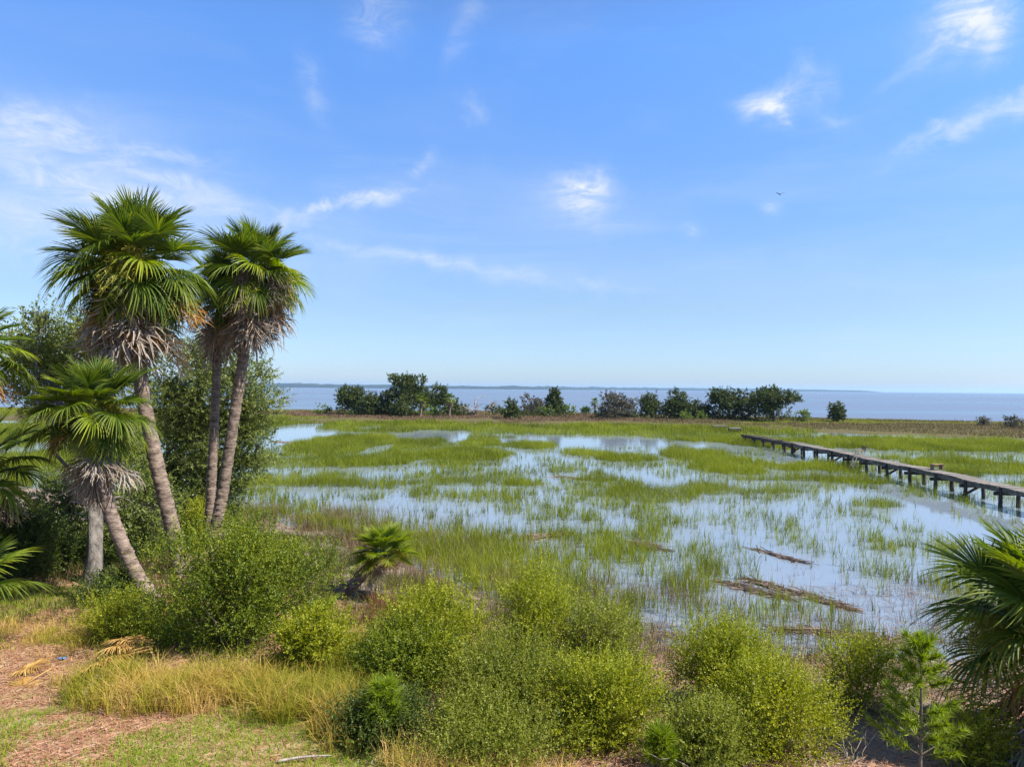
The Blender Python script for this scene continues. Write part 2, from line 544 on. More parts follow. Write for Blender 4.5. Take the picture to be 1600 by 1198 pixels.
# ---------------------------------------------------------------- builders
def tube(pts, radii, sides=10, ring=None, cap=True, noise=0.0, seed=0):
    """lofted tube through points; ring(s, theta) scales the radius"""
    pts = np.asarray(pts, float)
    n = len(pts)
    tan = unit(np.gradient(pts, axis=0))
    ref = np.array([0.0, 1.0, 0.0]) if abs(tan[0][1]) < .9 else np.array([1.0, 0, 0])
    a = unit(np.cross(tan, ref))
    bb = np.cross(tan, a)
    th = np.arange(sides) / sides * 2 * np.pi
    s = np.concatenate([[0], np.cumsum(np.linalg.norm(np.diff(pts, axis=0), axis=1))])
    r = np.asarray(radii, float)[:, None] * np.ones(sides)[None, :]
    if ring is not None:
        r = r * ring(s[:, None], th[None, :])
    if noise:
        rr = np.random.default_rng(seed)
        r = r * (1 + noise * rr.standard_normal(r.shape))
    v = pts[:, None, :] + r[..., None] * (np.cos(th)[None, :, None] * a[:, None, :] + np.sin(th)[None, :, None] * bb[:, None, :])
    v = v.reshape(-1, 3)
    i = np.arange(n - 1)[:, None] * sides
    j = np.arange(sides)[None, :]
    k = (j + 1) % sides
    f = np.stack([i + j, i + k, i + sides + k, i + sides + j], -1).reshape(-1, 4)
    return v, f


def spline(cp, n):
    cp = np.asarray(cp, float)
    P = np.vstack([2 * cp[0] - cp[1], cp, 2 * cp[-1] - cp[-2]])
    m = len(cp) - 1
    tt = np.linspace(0, m - 1e-6, n)
    i = tt.astype(int)
    u = (tt - i)[:, None]
    p0, p1, p2, p3 = P[i], P[i + 1], P[i + 2], P[i + 3]
    return .5 * (2 * p1 + (p2 - p0) * u + (2 * p0 - 5 * p1 + 4 * p2 - p3) * u ** 2 + (3 * p1 - p0 - 3 * p2 + p3) * u ** 3)


def box(lo, hi):
    x0, y0, z0 = lo
    x1, y1, z1 = hi
    v = np.array([(x0, y0, z0), (x1, y0, z0), (x1, y1, z0), (x0, y1, z0), (x0, y0, z1), (x1, y0, z1), (x1, y1, z1), (x0, y1, z1)], float)
    f = np.array([(0, 3, 2, 1), (4, 5, 6, 7), (0, 1, 5, 4), (1, 2, 6, 5), (2, 3, 7, 6), (3, 0, 4, 7)])
    return v, f


def xform(vf, Mx):
    v = np.asarray(vf[0]) @ np.array(Mx.to_3x3()).T + np.array(Mx.translation)
    return v, vf[1]


def bar(p0, p1, w, h):
    """a squared timber from p0 to p1"""
    p0, p1 = Vector(p0), Vector(p1)
    d = p1 - p0
    q = d.to_track_quat('Y', 'Z').to_matrix().to_4x4()
    q.translation = p0
    return xform(box((-w / 2, 0, -h / 2), (w / 2, d.length, h / 2)), q)


def blades(base, h, w, lean, az, tint, bend=.35):
    """curved tapering blades: base Nx3, height, width, lean (0 upright..1 flat), azimuth of lean"""
    n = len(base)
    d = np.stack([np.cos(az), np.sin(az), np.zeros(n)], -1)
    fa = az + np.pi / 2 + rng.uniform(-1.2, 1.2, n)
    s = np.stack([np.cos(fa), np.sin(fa), np.zeros(n)], -1) * (w / 2)[:, None]
    up = np.array([0, 0, 1.0])
    mid = base + d * (lean * h * .38)[:, None] + up * (h * .55)[:, None]
    tip = base + d * (lean * h * (1 + bend))[:, None] + up * (h * (1 - .45 * lean * lean - .12 * bend * lean))[:, None]
    v = np.stack([base - s, base + s, mid - s * .8, mid + s * .8, tip], 1).reshape(-1, 3)
    o = (np.arange(n) * 5)[:, None]
    f = np.concatenate([o + [0, 1, 3], o + [0, 3, 2], o + [2, 3, 4]], 1).reshape(-1, 3)
    return v, f, np.repeat(np.clip(tint, 0, 1), 3)


def shoots(r, blobs, n, length, k, ll, lw, up=.5, surf=.55, ragged=.25, spread=1.0, clump=9):
    """leafy twigs through the outer part of a set of ellipsoids (cx,cy,cz,rx,ry,rz); k leaves on each twig"""
    B = np.asarray(blobs, float)
    wgt = (B[:, 3] * B[:, 4] * B[:, 5]) ** .67
    pick = r.choice(len(B), n, p=wgt / wgt.sum())
    Bc, Br = B[pick, :3], B[pick, 3:]
    d = unit(r.standard_normal((n, 3)))
    rad = surf + (1 - surf) * r.random(n) ** .8
    rad = rad * (1 + ragged * 1.4 * (r.random(n) ** 4))
    p = Bc + d * Br * rad[:, None]
    nc = max(1, int(n / clump))
    ci = r.integers(0, nc, n)                       # twigs gather in tufts
    ctr, cd = p[ci], d[ci]
    sc_ = length * .5
    p = ctr + r.normal(0, sc_, (n, 3)) * np.array([1, 1, .8])
    d = unit(cd + (p - ctr) / sc_ * .45)
    ax = unit(d * .8 + np.array([0, 0, up]) + .4 * r.standard_normal((n, 3)))
    L = length * r.uniform(.6, 1.3, n)
    tt = (np.arange(k) + r.random((n, k))) / k
    pos = p[:, None, :] + ax[:, None, :] * (L[:, None] * tt)[..., None]
    perp = unit(np.cross(ax[:, None, :], r.standard_normal((n, k, 3))))
    la = unit(ax[:, None, :] * .7 + perp * spread)
    nr = unit(np.cross(la, r.standard_normal((n, k, 3))) + np.array([0, 0, .5]))
    sd_ = unit(np.cross(la, nr))
    sz = (r.uniform(.6, 1.25, (n, k)) * (1.05 - .45 * tt))[..., None]
    a = pos
    c = pos + la * ll * sz
    m_ = pos + la * ll * .45 * sz
    l_, r_ = m_ - sd_ * lw * .5 * sz, m_ + sd_ * lw * .5 * sz
    v = np.stack([a, r_, c, l_], 2).reshape(-1, 3)
    f = np.arange(n * k * 4).reshape(-1, 4)
    tw = r.normal(.45, .16, nc)[ci] + r.normal(0, .08, n)
    tint = (tw[:, None] + r.normal(0, .13, (n, k)) + .12 * tt).ravel()
    return v, f, np.clip(tint, 0, 1)


def limbs(r, base, targets, r0, seg=7, wob=.12, sides=6):
    out = []
    base = np.asarray(base, float)
    for tg in targets:
        tg = np.asarray(tg, float)
        L = np.linalg.norm(tg - base)
        tt = np.linspace(0, 1, seg)[:, None]
        mid = base * (1 - tt) + tg * tt
        mid = mid + np.sin(tt * np.pi) * r.standard_normal(3) * wob * L
        mid[1:-1] += r.standard_normal((seg - 2, 3)) * wob * .25 * L
        out.append(tube(mid, r0 * (1 - .8 * tt[:, 0]) * min(1, .35 + L * .25), sides))
    return out


# ---------------------------------------------------------------- bushes and broadleaf trees
def shrub(name, label, cat, group, px0, px1, top, Y, mat, n, ll=.035, lw=.016, length=.3, k=22, seed=1, depth=None, stems=14,
          surf=.55, up=.6, lumps=9, low=.15, zb=None, stem_mat='stem_bark'):
    """a shrub standing at depth Y, as wide and as tall as the photograph shows"""
    r = np.random.default_rng(seed)
    c = at((px0 + px1) / 2, top, Y)
    wid = (px1 - px0) / F * Y / 2 * 1.0
    dep = depth or wid * .85
    zg = hz(c.x, Y) if zb is None else zb
    H = max(c.z - zg, .2)
    blobs = []
    for i in range(lumps):
        a = i * 2.4 + r.uniform(-.4, .4)
        rr = math.sqrt((i + .5) / lumps) * .68
        ex, ey = math.cos(a) * rr, math.sin(a) * rr
        hh = (1 - .5 * rr ** 2) * r.uniform(.8, 1.0)
        rz = H * r.uniform(.2, .3)
        blobs.append((ex * wid, ey * dep, hh * H - rz * .95, wid * r.uniform(.3, .44), dep * r.uniform(.3, .44), rz))
        blobs.append((ex * wid * 1.05, ey * dep * 1.05, H * r.uniform(low, .45), wid * r.uniform(.28, .42), dep * r.uniform(.28, .42), H * r.uniform(.2, .28)))
    lead = []
    for i in range(26):                          # upright sprays that break the outline
        q = blobs[2 * r.integers(0, lumps)]
        a = r.uniform(0, 6.28)
        f_ = r.uniform(.2, .95)
        lead.append((q[0] + math.cos(a) * q[3] * f_, q[1] + math.sin(a) * q[4] * f_, q[2] + q[5] * (1.05 - .5 * f_ * f_), .05, .05, H * r.uniform(.05, .13)))
    root = empty(name, (c.x, Y, zg))
    tag(root, label, cat, group)
    o = obj('foliage', mesh('foliage', [shoots(r, blobs, int(n * 1.1), length, int(k * .8), ll * 1.2, lw * 1.55, up, max(surf, .62), .4, clump=20), shoots(r, lead, max(20, n // 9), length * .8, int(k * .8), ll * 1.15, lw * 1.5, 1.1, .1, .2, clump=2)], M[mat]), root)
    if stems:
        tg = [(q[0] * 1.05, q[1] * 1.05, q[2] + q[5] * r.uniform(.5, 1.25)) for q in (blobs[i] for i in r.choice(len(blobs), stems, replace=stems > len(blobs)))]
        ch = []
        for q in tg:
            ch += limbs(r, (q[0] * .12, q[1] * .12, -.05), [q], .016 + .008 * H, 8, .1, 5)
        obj('stems', mesh('stems', ch, M[stem_mat], True), root)
    return root


def broad_tree(name, label, base, cp, r0, blobs, n, mat, group=None, ll=.06, lw=.03, length=.35, k=20, seed=1, surf=.4, moss=0, bark='oak_bark', up=.25, trunk_end=.35):
    """trunk along control points, limbs out to each leafy mass; blobs in world coordinates"""
    r = np.random.default_rng(seed)
    root = empty(name, base)
    tag(root, label, 'tree', group)
    b0 = np.array(base, float)
    B = np.asarray(blobs, float).copy()
    B[:, :3] -= b0
    path = spline(np.asarray(cp, float) - b0, 24)
    rad = np.linspace(r0, r0 * trunk_end, 24)
    rad[0] *= 1.35
    rad[1] *= 1.15
    obj('trunk', mesh('trunk', [tube(path, rad, 12, lambda s, a: 1 + .12 * np.sin(3 * a + s * 2) + .05 * np.sin(7 * a - 3 * s))], M[bark], True), root)
    ch = []
    for q in B:
        st = path[r.integers(8, 24)]
        ch += limbs(r, st, [q[:3]], r0 * .3, 8, .08, 6)
        for _ in range(3):
            d = unit(r.standard_normal(3)) * q[3:] * .8
            ch += limbs(r, q[:3], [q[:3] + d], r0 * .14, 6, .1, 4)
    obj('limbs', mesh('limbs', ch, M[bark], True), root)
    obj('crown', mesh('crown', [shoots(r, B, n, length, k, ll, lw, up, surf, .3)], M[mat]), root)
    if moss:
        q = B[r.choice(len(B), moss)]
        p = q[:, :3] + r.uniform(-.8, .8, (moss, 3)) * q[:, 3:] * .8
        m = 26
        pb = np.repeat(p, m, 0) + r.normal(0, .06, (moss * m, 3))
        L = np.repeat(r.uniform(.35, .95, moss), m) * r.uniform(.3, 1.1, moss * m)
        v, f, tn = blades(pb, -L, r.uniform(.012, .03, moss * m), r.uniform(0, .08, moss * m), r.uniform(0, 6.28, moss * m), r.random(moss * m))
        obj('moss', mesh('moss', [(v, f, tn)], M['moss']), root)
    return root


# ---------------------------------------------------------------- palms
def frond_mesh(seed, kind, mats, droop=0.0):
    """costapalmate fan leaf along +X: stalk, then a pleated fan of narrow segments"""
    r = np.random.default_rng(seed)
    dead = kind != 'green'
    Lp = r.uniform(.68, .98) if not dead else r.uniform(.4, .65)
    ch = []
    xs = np.linspace(0, Lp, 8)
    zc = lambda x: -.10 * (x / Lp) ** 2
    ch.append(tube(np.stack([xs, 0 * xs, zc(xs)], -1), np.linspace(.026, .011, 8), 5) + (r.uniform(.2, .8), 1))
    ns = 58 if not dead else 34
    span = R(158) if not dead else R(75)
    Lr = .22
    for i in range(ns):
        u = (i + .5) / ns * 2 - 1
        phi = u * span * (1 if not dead else r.uniform(.5, 1.1))
        s0 = Lr * (1 - abs(u)) ** .8
        drop = -.35 * (s0 / Lr) ** 2 * Lr
        st = np.array([Lp + s0, 0, zc(Lp) + drop])
        L = (.56 + .20 * math.cos(phi * .55) ** 2) * r.uniform(.9, 1.08)
        if dead:
            L *= r.uniform(.7, 1.05)
        dr = np.array([math.cos(phi), math.sin(phi), 0])
        lat = np.array([-math.sin(phi), math.cos(phi), 0])
        m = 7
        tt = np.linspace(0, 1, m)
        lift = .30 * abs(math.sin(phi)) - .25 * max(math.cos(phi), 0)
        if dead:
            lift = r.uniform(-.25, .35)
        sag = r.uniform(.02, .22) + droop * r.uniform(.6, 1.3) if not dead else r.uniform(.0, .3)
        p = st + dr * (L * tt)[:, None] + np.array([0, 0, 1]) * (L * (lift * tt - sag * tt ** 3))[:, None]
        p += lat * (r.normal(0, .035 if not dead else .16) * L * tt ** 2)[:, None]
        if dead:
            p += np.array([0, 0, 1]) * (.05 * np.sin(tt * r.uniform(3, 9) + r.uniform(0, 6)))[:, None]
        wbase = 2 * span / ns * 1.1
        hw = np.minimum(.0195 + 0 * tt, wbase * L * tt * .5 + .006) * np.array([1, 1, 1, 1, .85, .55, .06])
        if dead:
            hw = hw * .8
        fold = (.55 + .5 * tt) * hw
        nz = np.array([0, 0, 1.0])
        a = p - lat * hw[:, None] + nz * fold[:, None] * .9
        c = p + lat * hw[:, None] + nz * fold[:, None] * .9
        v = np.concatenate([a, p, c])
        j = np.arange(m - 1)
        f = np.concatenate([np.stack([j, m + j, m + j + 1, j + 1], -1), np.stack([m + j, 2 * m + j, 2 * m + j + 1, m + j + 1], -1)])
        base_t = np.clip(r.normal(.42, .16), 0, 1)
        tv = np.clip(base_t + np.tile(tt[:-1] ** 2 * .28, 2), 0, 1)
        ch.append((v, f, tv, 0))
    return mesh('frond' if not dead else 'dead_frond', ch, mats)


FR = {'green': [frond_mesh(s, 'green', [M['palm_green'], M['petiole']]) for s in range(6)],
      'droop': [frond_mesh(30 + s, 'green', [M['palm_green'], M['petiole']], .45) for s in range(4)],
      'droop_lime': [frond_mesh(35 + s, 'green', [M['palm_lime'], M['petiole']], .4) for s in range(2)],
      'lime': [frond_mesh(10 + s, 'green', [M['palm_lime'], M['petiole']]) for s in range(3)],
      'yellow': [frond_mesh(20 + s, 'green', [M['palm_yellow'], M['petiole']]) for s in range(3)],
      'orange': [frond_mesh(40 + s, 'dead', [M['palm_orange'], M['palm_dead']]) for s in range(3)],
      'gold': [frond_mesh(50 + s, 'green', [M['palm_gold'], M['palm_gold']], .25) for s in range(3)],
      'dead': [frond_mesh(60 + s, 'dead', [M['palm_dead'], M['palm_dead']]) for s in range(4)],
      'grey': [frond_mesh(80 + s, 'dead', [M['palm_grey'], M['palm_grey']]) for s in range(3)]}


def cluster_mesh(seed, mat, L=.9):
    """a drooping, much-branched flower stalk"""
    r = np.random.default_rng(seed)
    tt = np.linspace(0, 1, 12)
    sp_ = np.stack([L * .75 * np.sin(tt * 1.5), 0 * tt, .18 * np.sin(tt * np.pi) - .75 * L * tt ** 2.2], -1)
    ch = [tube(sp_, np.linspace(.016, .005, 12), 5) + (.4,)]
    n = 46
    for i in range(n):
        u = r.uniform(.3, 1)
        p0 = sp_[int(u * 11)]
        d = unit(np.array([.5, 0, -.6]) + r.standard_normal(3) * .55)
        l = r.uniform(.2, .42)
        q = np.linspace(0, 1, 5)[:, None]
        br = p0 + d * l * q + np.array([0, 0, -.16]) * q ** 2
        ch.append(tube(br, np.full(5, .0035), 3) + (r.random(),))
        m = 26
        pp = br[r.integers(0, 5, m)] + r.normal(0, .015, (m, 3))
        dd = unit(r.standard_normal((m, 3)) + np.array([0, 0, -.6])) * r.uniform(.04, .11, (m, 1))
        w = unit(np.cross(dd, r.standard_normal((m, 3)))) * .006
        v = np.stack([pp - w, pp + w, pp + dd], 1).reshape(-1, 3)
        ch.append((v, np.arange(m * 3).reshape(-1, 3), r.random(m)))
    return mesh('fruit_cluster', ch, mat)


FC = {'yellow': [cluster_mesh(1, M['fruit_yellow']), cluster_mesh(2, M['fruit_yellow'])], 'grey': [cluster_mesh(3, M['fruit_grey']), cluster_mesh(4, M['fruit_grey'])]}


def leaf_obj(name, me, root, loc, azd, eld, scale, rolld=0):
    o = obj(name, me, root)
    o.matrix_local = Matrix.Translation(loc) @ Matrix.Rotation(R(azd), 4, 'Z') @ Matrix.Rotation(-R(eld), 4, 'Y') @ Matrix.Rotation(R(rolld), 4, 'X') @ Matrix.Scale(scale, 4)
    return o


def palm(label, cp, r0, r1, scale, n_green, dead, clusters=(), seed=1, group='tall cabbage palms on the shore', lo=-35, yellow=3, name='cabbage_palm', fresh='green', dsc=1.0):
    """cp: trunk control points from base to crown; dead: list of (kind, how many)"""
    r = np.random.default_rng(seed)
    base = np.array(cp[0], float)
    root = empty(name, tuple(base))
    tag(root, label, 'palm tree', group)
    pts = np.asarray(cp, float) - base
    L = np.linalg.norm(np.diff(pts, axis=0), axis=1).sum()
    n = max(20, int(L / .035))
    path = spline(pts, n)
    u = np.linspace(0, 1, n)
    rad = r0 + (r1 - r0) * u
    rad = rad * (1 + .45 * np.exp(-u * L / .35)) * (1 + .25 * sstep(.86, 1, u))
    ph = r.uniform(0, 6, 40)

    def ring(s, a):
        i = np.floor(s / .085).astype(int)
        fr = s / .085 - i
        return 1 + .12 * (1 - fr) ** 2 + .05 * np.sin(a * 2 + ph[i % 40]) + .03 * np.sin(a * 5 + 3 * ph[(i + 7) % 40])
    obj('trunk', mesh('trunk', [tube(path, rad, 14, ring, noise=.018, seed=seed)], M['palm_trunk'], True), root)
    top = path[-1]
    tdir = unit(path[-1] - path[-12])
    ga = 137.5
    az0 = r.uniform(0, 360)
    for i in range(n_green):
        q = i / (n_green - 1)
        e = 84 - (84 - lo) * q ** .82 + r.normal(0, 5)
        k = fresh if i < n_green - yellow else 'yellow'
        if k == 'green' and q > .45:
            k = 'droop_lime' if r.random() < .25 else 'droop'
        elif k == 'green' and r.random() < .18:
            k = 'lime'
        me = FR[k][r.integers(len(FR[k]))]
        leaf_obj('frond', me, root, top + tdir * (.22 * scale * (.6 - q)), az0 + i * ga + r.normal(0, 8), e, scale * r.uniform(.9, 1.08) * (.8 + .2 * min(1, q * 3)), r.normal(0, 14))
    j = 0
    for kind, cnt in dead:
        for _ in range(cnt):
            me = FR[kind][r.integers(len(FR[kind]))]
            leaf_obj('dead_frond', me, root, top - tdir * (r.uniform(0, .45) if kind == 'orange' else r.uniform(.1, .95)) * scale, az0 + 60 + j * ga + r.normal(0, 12), r.uniform(-62, -22) if kind == 'orange' else r.uniform(-84, -34), scale * dsc * r.uniform(1.0, 1.4), r.normal(0, 20))
            j += 1
    for kind, azd, eld, sc in clusters:
        leaf_obj('fruit_cluster', FC[kind][r.integers(2)], root, top - tdir * .05, azd, eld, sc * scale * 1.35)
    return root


# tall palm beside the twin pair
def pts(Y, *pp, dz=0):
    return [at(px, py, Y + i * dz) for i, (px, py) in enumerate(pp)]


def grounded(cp):
    cp[0] = Vector((cp[0].x, cp[0].y, hz(cp[0].x, cp[0].y) - .05))
    return cp


PA = 16.8
palm('tallest palm with a wide ragged crown and a curved trunk rising behind the big shrub',
     grounded(pts(PA, (287, 915), (268, 820), (237, 690), (218, 580), (213, 470), (212, 412))), .175, .14, 1.12, 60,
     [('orange', 9), ('dead', 16), ('grey', 10)], [('yellow', -75, 20, 1.05), ('yellow', -60, 30, .9), ('grey', -70, -20, 1.1), ('yellow', -150, 10, .9), ('grey', 180, -10, 1.0)], 11, lo=-52)
PB = 21.0
palm('slim straight palm with a small crown, left one of the crossing pair',
     grounded(pts(PB + .6, (326, 855), (330, 760), (336, 640), (341, 530), (347, 458))), .15, .115, .92, 28,
     [('orange', 3), ('dead', 12), ('grey', 8)], [('grey', -90, -10, .9), ('grey', 200, 0, .8)], 23, lo=-40)
palm('palm leaning right with a full green crown, right one of the crossing pair',
     grounded(pts(PB, (330, 855), (346, 780), (366, 650), (383, 540), (399, 425))), .175, .145, 1.06, 50,
     [('orange', 6), ('dead', 14), ('grey', 9)], [('grey', -90, -5, 1.2), ('grey', -40, 0, 1.1), ('grey', -20, 10, 1.0), ('yellow', -10, 15, 1.0)], 34, lo=-38)
PD = 14.6
palm('short palm bent far to the left, its base beside the biggest shrub',
     grounded(pts(PD, (240, 955), (205, 880), (172, 800), (152, 715), (146, 640))), .145, .115, .77, 42,
     [('orange', 2), ('dead', 8), ('grey', 12)], [('yellow', -20, 30, .9), ('yellow', -10, 10, .9), ('yellow', -170, 20, .7)], 45, lo=-45, yellow=2)
palm('palm cut off by the left edge of the photo, orange skirt under its green fans',
     grounded(pts(13.5, (-95, 980), (-75, 800), (-62, 650), (-55, 545))), .17, .14, .72, 30, [('orange', 7), ('dead', 4), ('grey', 3)], (), 56)
palm('low palm in shade at the left edge above the dark bushes',
     grounded(pts(14.5, (-50, 950), (-45, 850), (-40, 730))), .16, .14, .82, 26, [('orange', 2), ('dead', 3)], (), 67)
palm('trunkless palmetto fan at the lower left edge beside the shaded ground',
     grounded(pts(11.6, (-62, 1000), (-60, 975), (-58, 935))), .12, .1, .72, 16, [('dead', 2)], (), 78, group='low palmettos', lo=5, yellow=0, name='palmetto')
PH = 16.0
palm('small palm leaning right alone in the marsh edge, orange dead fans and a dark trunk',
     grounded(pts(PH, (524, 944), (550, 914), (574, 888), (598, 862))), .14, .11, .46, 38, [('orange', 6), ('dead', 2), ('grey', 2)], (), 89, group=None, lo=-18, yellow=9, fresh='lime', dsc=.75)
palm('big dark green palm crown filling the right edge of the photo',
     grounded(pts(9.8, (1676, 1140), (1668, 1075), (1660, 980))), .2, .17, 1.05, 34, [('orange', 5), ('dead', 16), ('grey', 8)],
     [('yellow', 175, 25, .9), ('yellow', 200, 20, .9), ('yellow', 150, 22, .9), ('yellow', 225, 15, .8)], 91, lo=-8, yellow=1)
palm('young bright palmetto fan poking up right behind the round light green shrub',
     grounded(pts(12.9, (487, 1030), (487, 1010), (487, 985))), .06, .05, .42, 9, [], (), 95, group='low palmettos', lo=20, yellow=3, name='palmetto', fresh='lime')

# ---------------------------------------------------------------- oaks behind the palms
def pb(Y, *q):
    """leafy masses: (px, py, radius px, depth offset)"""
    o = []
    for px, py, r_, dy in q:
        c = at(px, py, Y + dy)
        rr = r_ / F * Y
        o.append((c.x, c.y, c.z, rr, rr * .9, rr * .8))
    return o


O1 = 18.5
b0 = gp(147, 918, .72)
broad_tree('live_oak', 'gray live oak with hanging moss and a pale bare trunk behind the bent palm', (b0.x, b0.y, hz(b0.x, b0.y) - .05),
           [b0, at(148, 800, 16.6), at(150, 740, 17.2), at(120, 620, O1)], .19,
           pb(O1, (55, 520, 34, 0), (85, 545, 42, 1), (120, 560, 45, .5), (60, 590, 48, 0), (40, 560, 30, 1), (110, 620, 50, 1), (140, 510, 30, 1), (180, 590, 40, 1.5), (65, 495, 16, 0),
              (200, 740, 36, .5), (225, 790, 42, 0), (170, 690, 36, .8), (195, 840, 40, 0), (110, 800, 40, 0), (90, 850, 45, 0), (95, 775, 30, 0)),
           4600, 'oak_leaf', 'live oaks behind the palms', .085, .045, .36, 18, 5, moss=46)
O2 = 25.0
b0 = gp(262, 850, .62)
broad_tree('live_oak', 'broad live oak filling the space behind the twin palm trunks', (b0.x, O2, hz(b0.x, O2) - .05),
           [at(255, 850, O2), at(265, 780, O2), at(285, 700, O2), at(310, 610, O2)], .26,
           pb(O2, (290, 590, 45, 1), (345, 570, 38, 0), (395, 590, 32, 0), (410, 625, 26, 0), (340, 625, 55, 0), (285, 650, 50, .5), (385, 655, 42, 0), (335, 695, 58, 0), (265, 700, 50, 0),
              (395, 700, 30, 0), (375, 730, 34, 0), (310, 760, 52, 0), (250, 765, 45, 0), (350, 775, 30, 0), (255, 620, 30, 0), (235, 550, 20, 0), (300, 545, 22, 0)),
           7200, 'oak_leaf', 'live oaks behind the palms', .095, .05, .4, 18, 6, moss=22)

# ---------------------------------------------------------------- shrubs
g1 = 'shrubs along the lawn edge'
shrub('wax_myrtle', 'biggest dark green shrub, round and dense, at the foot of the tall palm', 'shrub', g1, 222, 502, 812, 12.3, 'myrtle', 5200, .036, .017, .3, 20, 101, 1.35, 9, .6)
shrub('shrub', 'round light green shrub against the right side of the biggest shrub', 'shrub', g1, 432, 545, 952, 11.4, 'lime', 1500, .034, .018, .22, 20, 102)
shrub('shrub', 'low yellow green shrub left of the biggest shrub beside the lawn', 'shrub', g1, 130, 252, 935, 12.6, 'lime', 1300, .036, .012, .26, 20, 103)
g2 = 'marsh elder thicket in the middle foreground'
shrub('marsh_elder', 'light green domed bush at the upper left of the middle thicket', 'shrub', g2, 590, 765, 922, 11.6, 'lime', 2600, .034, .016, .32, 22, 104, None, 7)
shrub('marsh_elder', 'tallest feathery bush of the middle thicket reaching up into the marsh grass', 'shrub', g2, 770, 905, 893, 12.2, 'lime', 2200, .034, .015, .34, 22, 105, None, 7)
shrub('marsh_elder', 'gray green bush at the right shoulder of the middle thicket', 'shrub', g2, 880, 995, 935, 11.9, 'olive', 1700, .034, .015, .32, 22, 106, None, 7)
shrub('marsh_elder', 'dusky bush in the heart of the middle thicket with bare stems showing', 'shrub', g2, 690, 900, 1010, 10.4, 'olive', 2600, .033, .015, .32, 22, 107, None, 10, .5)
shrub('marsh_elder', 'pale leaved bush at the lower right of the middle thicket', 'shrub', g2, 855, 1030, 1035, 9.8, 'lime', 2500, .032, .015, .3, 22, 108, None, 8)
shrub('marsh_elder', 'dark green bush at the left end of the middle thicket beside the gold grass', 'shrub', g2, 555, 705, 985, 10.9, 'myrtle', 1900, .034, .016, .3, 22, 109, None, 7)
shrub('marsh_elder', 'small dark bush at the bottom corner of the lawn below the lime conifer', 'shrub', g2, 535, 670, 1095, 9.3, 'dark_leaf', 1400, .032, .016, .26, 20, 110)
shrub('marsh_elder', 'low tangled bush along the bottom edge under the middle thicket', 'shrub', g2, 650, 870, 1105, 9.0, 'olive', 1900, .032, .014, .3, 20, 111, None, 9, .5)
g3 = 'marsh elder bushes right of the gap'
shrub('marsh_elder', 'tall bright bush right of the bare gap, its tips against the water', 'shrub', g3, 1062, 1200, 975, 11.2, 'lime', 2300, .034, .015, .34, 22, 112, None, 8)
shrub('marsh_elder', 'wide bright bush at the bottom right of the bare gap', 'shrub', g3, 1110, 1295, 1035, 9.7, 'lime', 2600, .032, .015, .32, 22, 113, None, 10)
shrub('marsh_elder', 'dark based bush at the bottom edge right of the bare gap', 'shrub', g3, 1040, 1160, 1100, 9.0, 'olive', 1600, .032, .015, .28, 20, 114, None, 7)
shrub('marsh_elder', 'thin open bush with dark stems left of the pine sapling', 'shrub', g3, 1280, 1405, 998, 11.6, 'lime', 1000, .034, .016, .3, 20, 115, None, 12, .4)
shrub('marsh_elder', 'low sparse bush under the right palm beside the pine sapling', 'shrub', g3, 1450, 1580, 1100, 9.6, 'lime', 700, .032, .015, .28, 20, 116, None, 8, .4)
g4 = 'shaded undergrowth below the oaks'
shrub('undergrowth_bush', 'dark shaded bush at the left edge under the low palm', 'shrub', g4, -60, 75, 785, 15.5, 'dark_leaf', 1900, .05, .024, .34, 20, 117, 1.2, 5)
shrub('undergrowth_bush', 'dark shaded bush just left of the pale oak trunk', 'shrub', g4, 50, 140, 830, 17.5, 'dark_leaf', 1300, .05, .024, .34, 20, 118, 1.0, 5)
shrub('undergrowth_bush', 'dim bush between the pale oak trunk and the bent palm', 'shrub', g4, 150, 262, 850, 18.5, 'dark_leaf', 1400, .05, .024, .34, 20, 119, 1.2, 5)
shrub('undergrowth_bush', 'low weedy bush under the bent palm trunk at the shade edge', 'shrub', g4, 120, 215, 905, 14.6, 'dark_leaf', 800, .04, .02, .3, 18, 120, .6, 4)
shrub('shrub', 'sunlit leafy bush at the foot of the crossing palm pair', 'shrub', g1, 268, 335, 785, 22.5, 'lime', 900, .055, .026, .34, 18, 121, 1.0, 4)


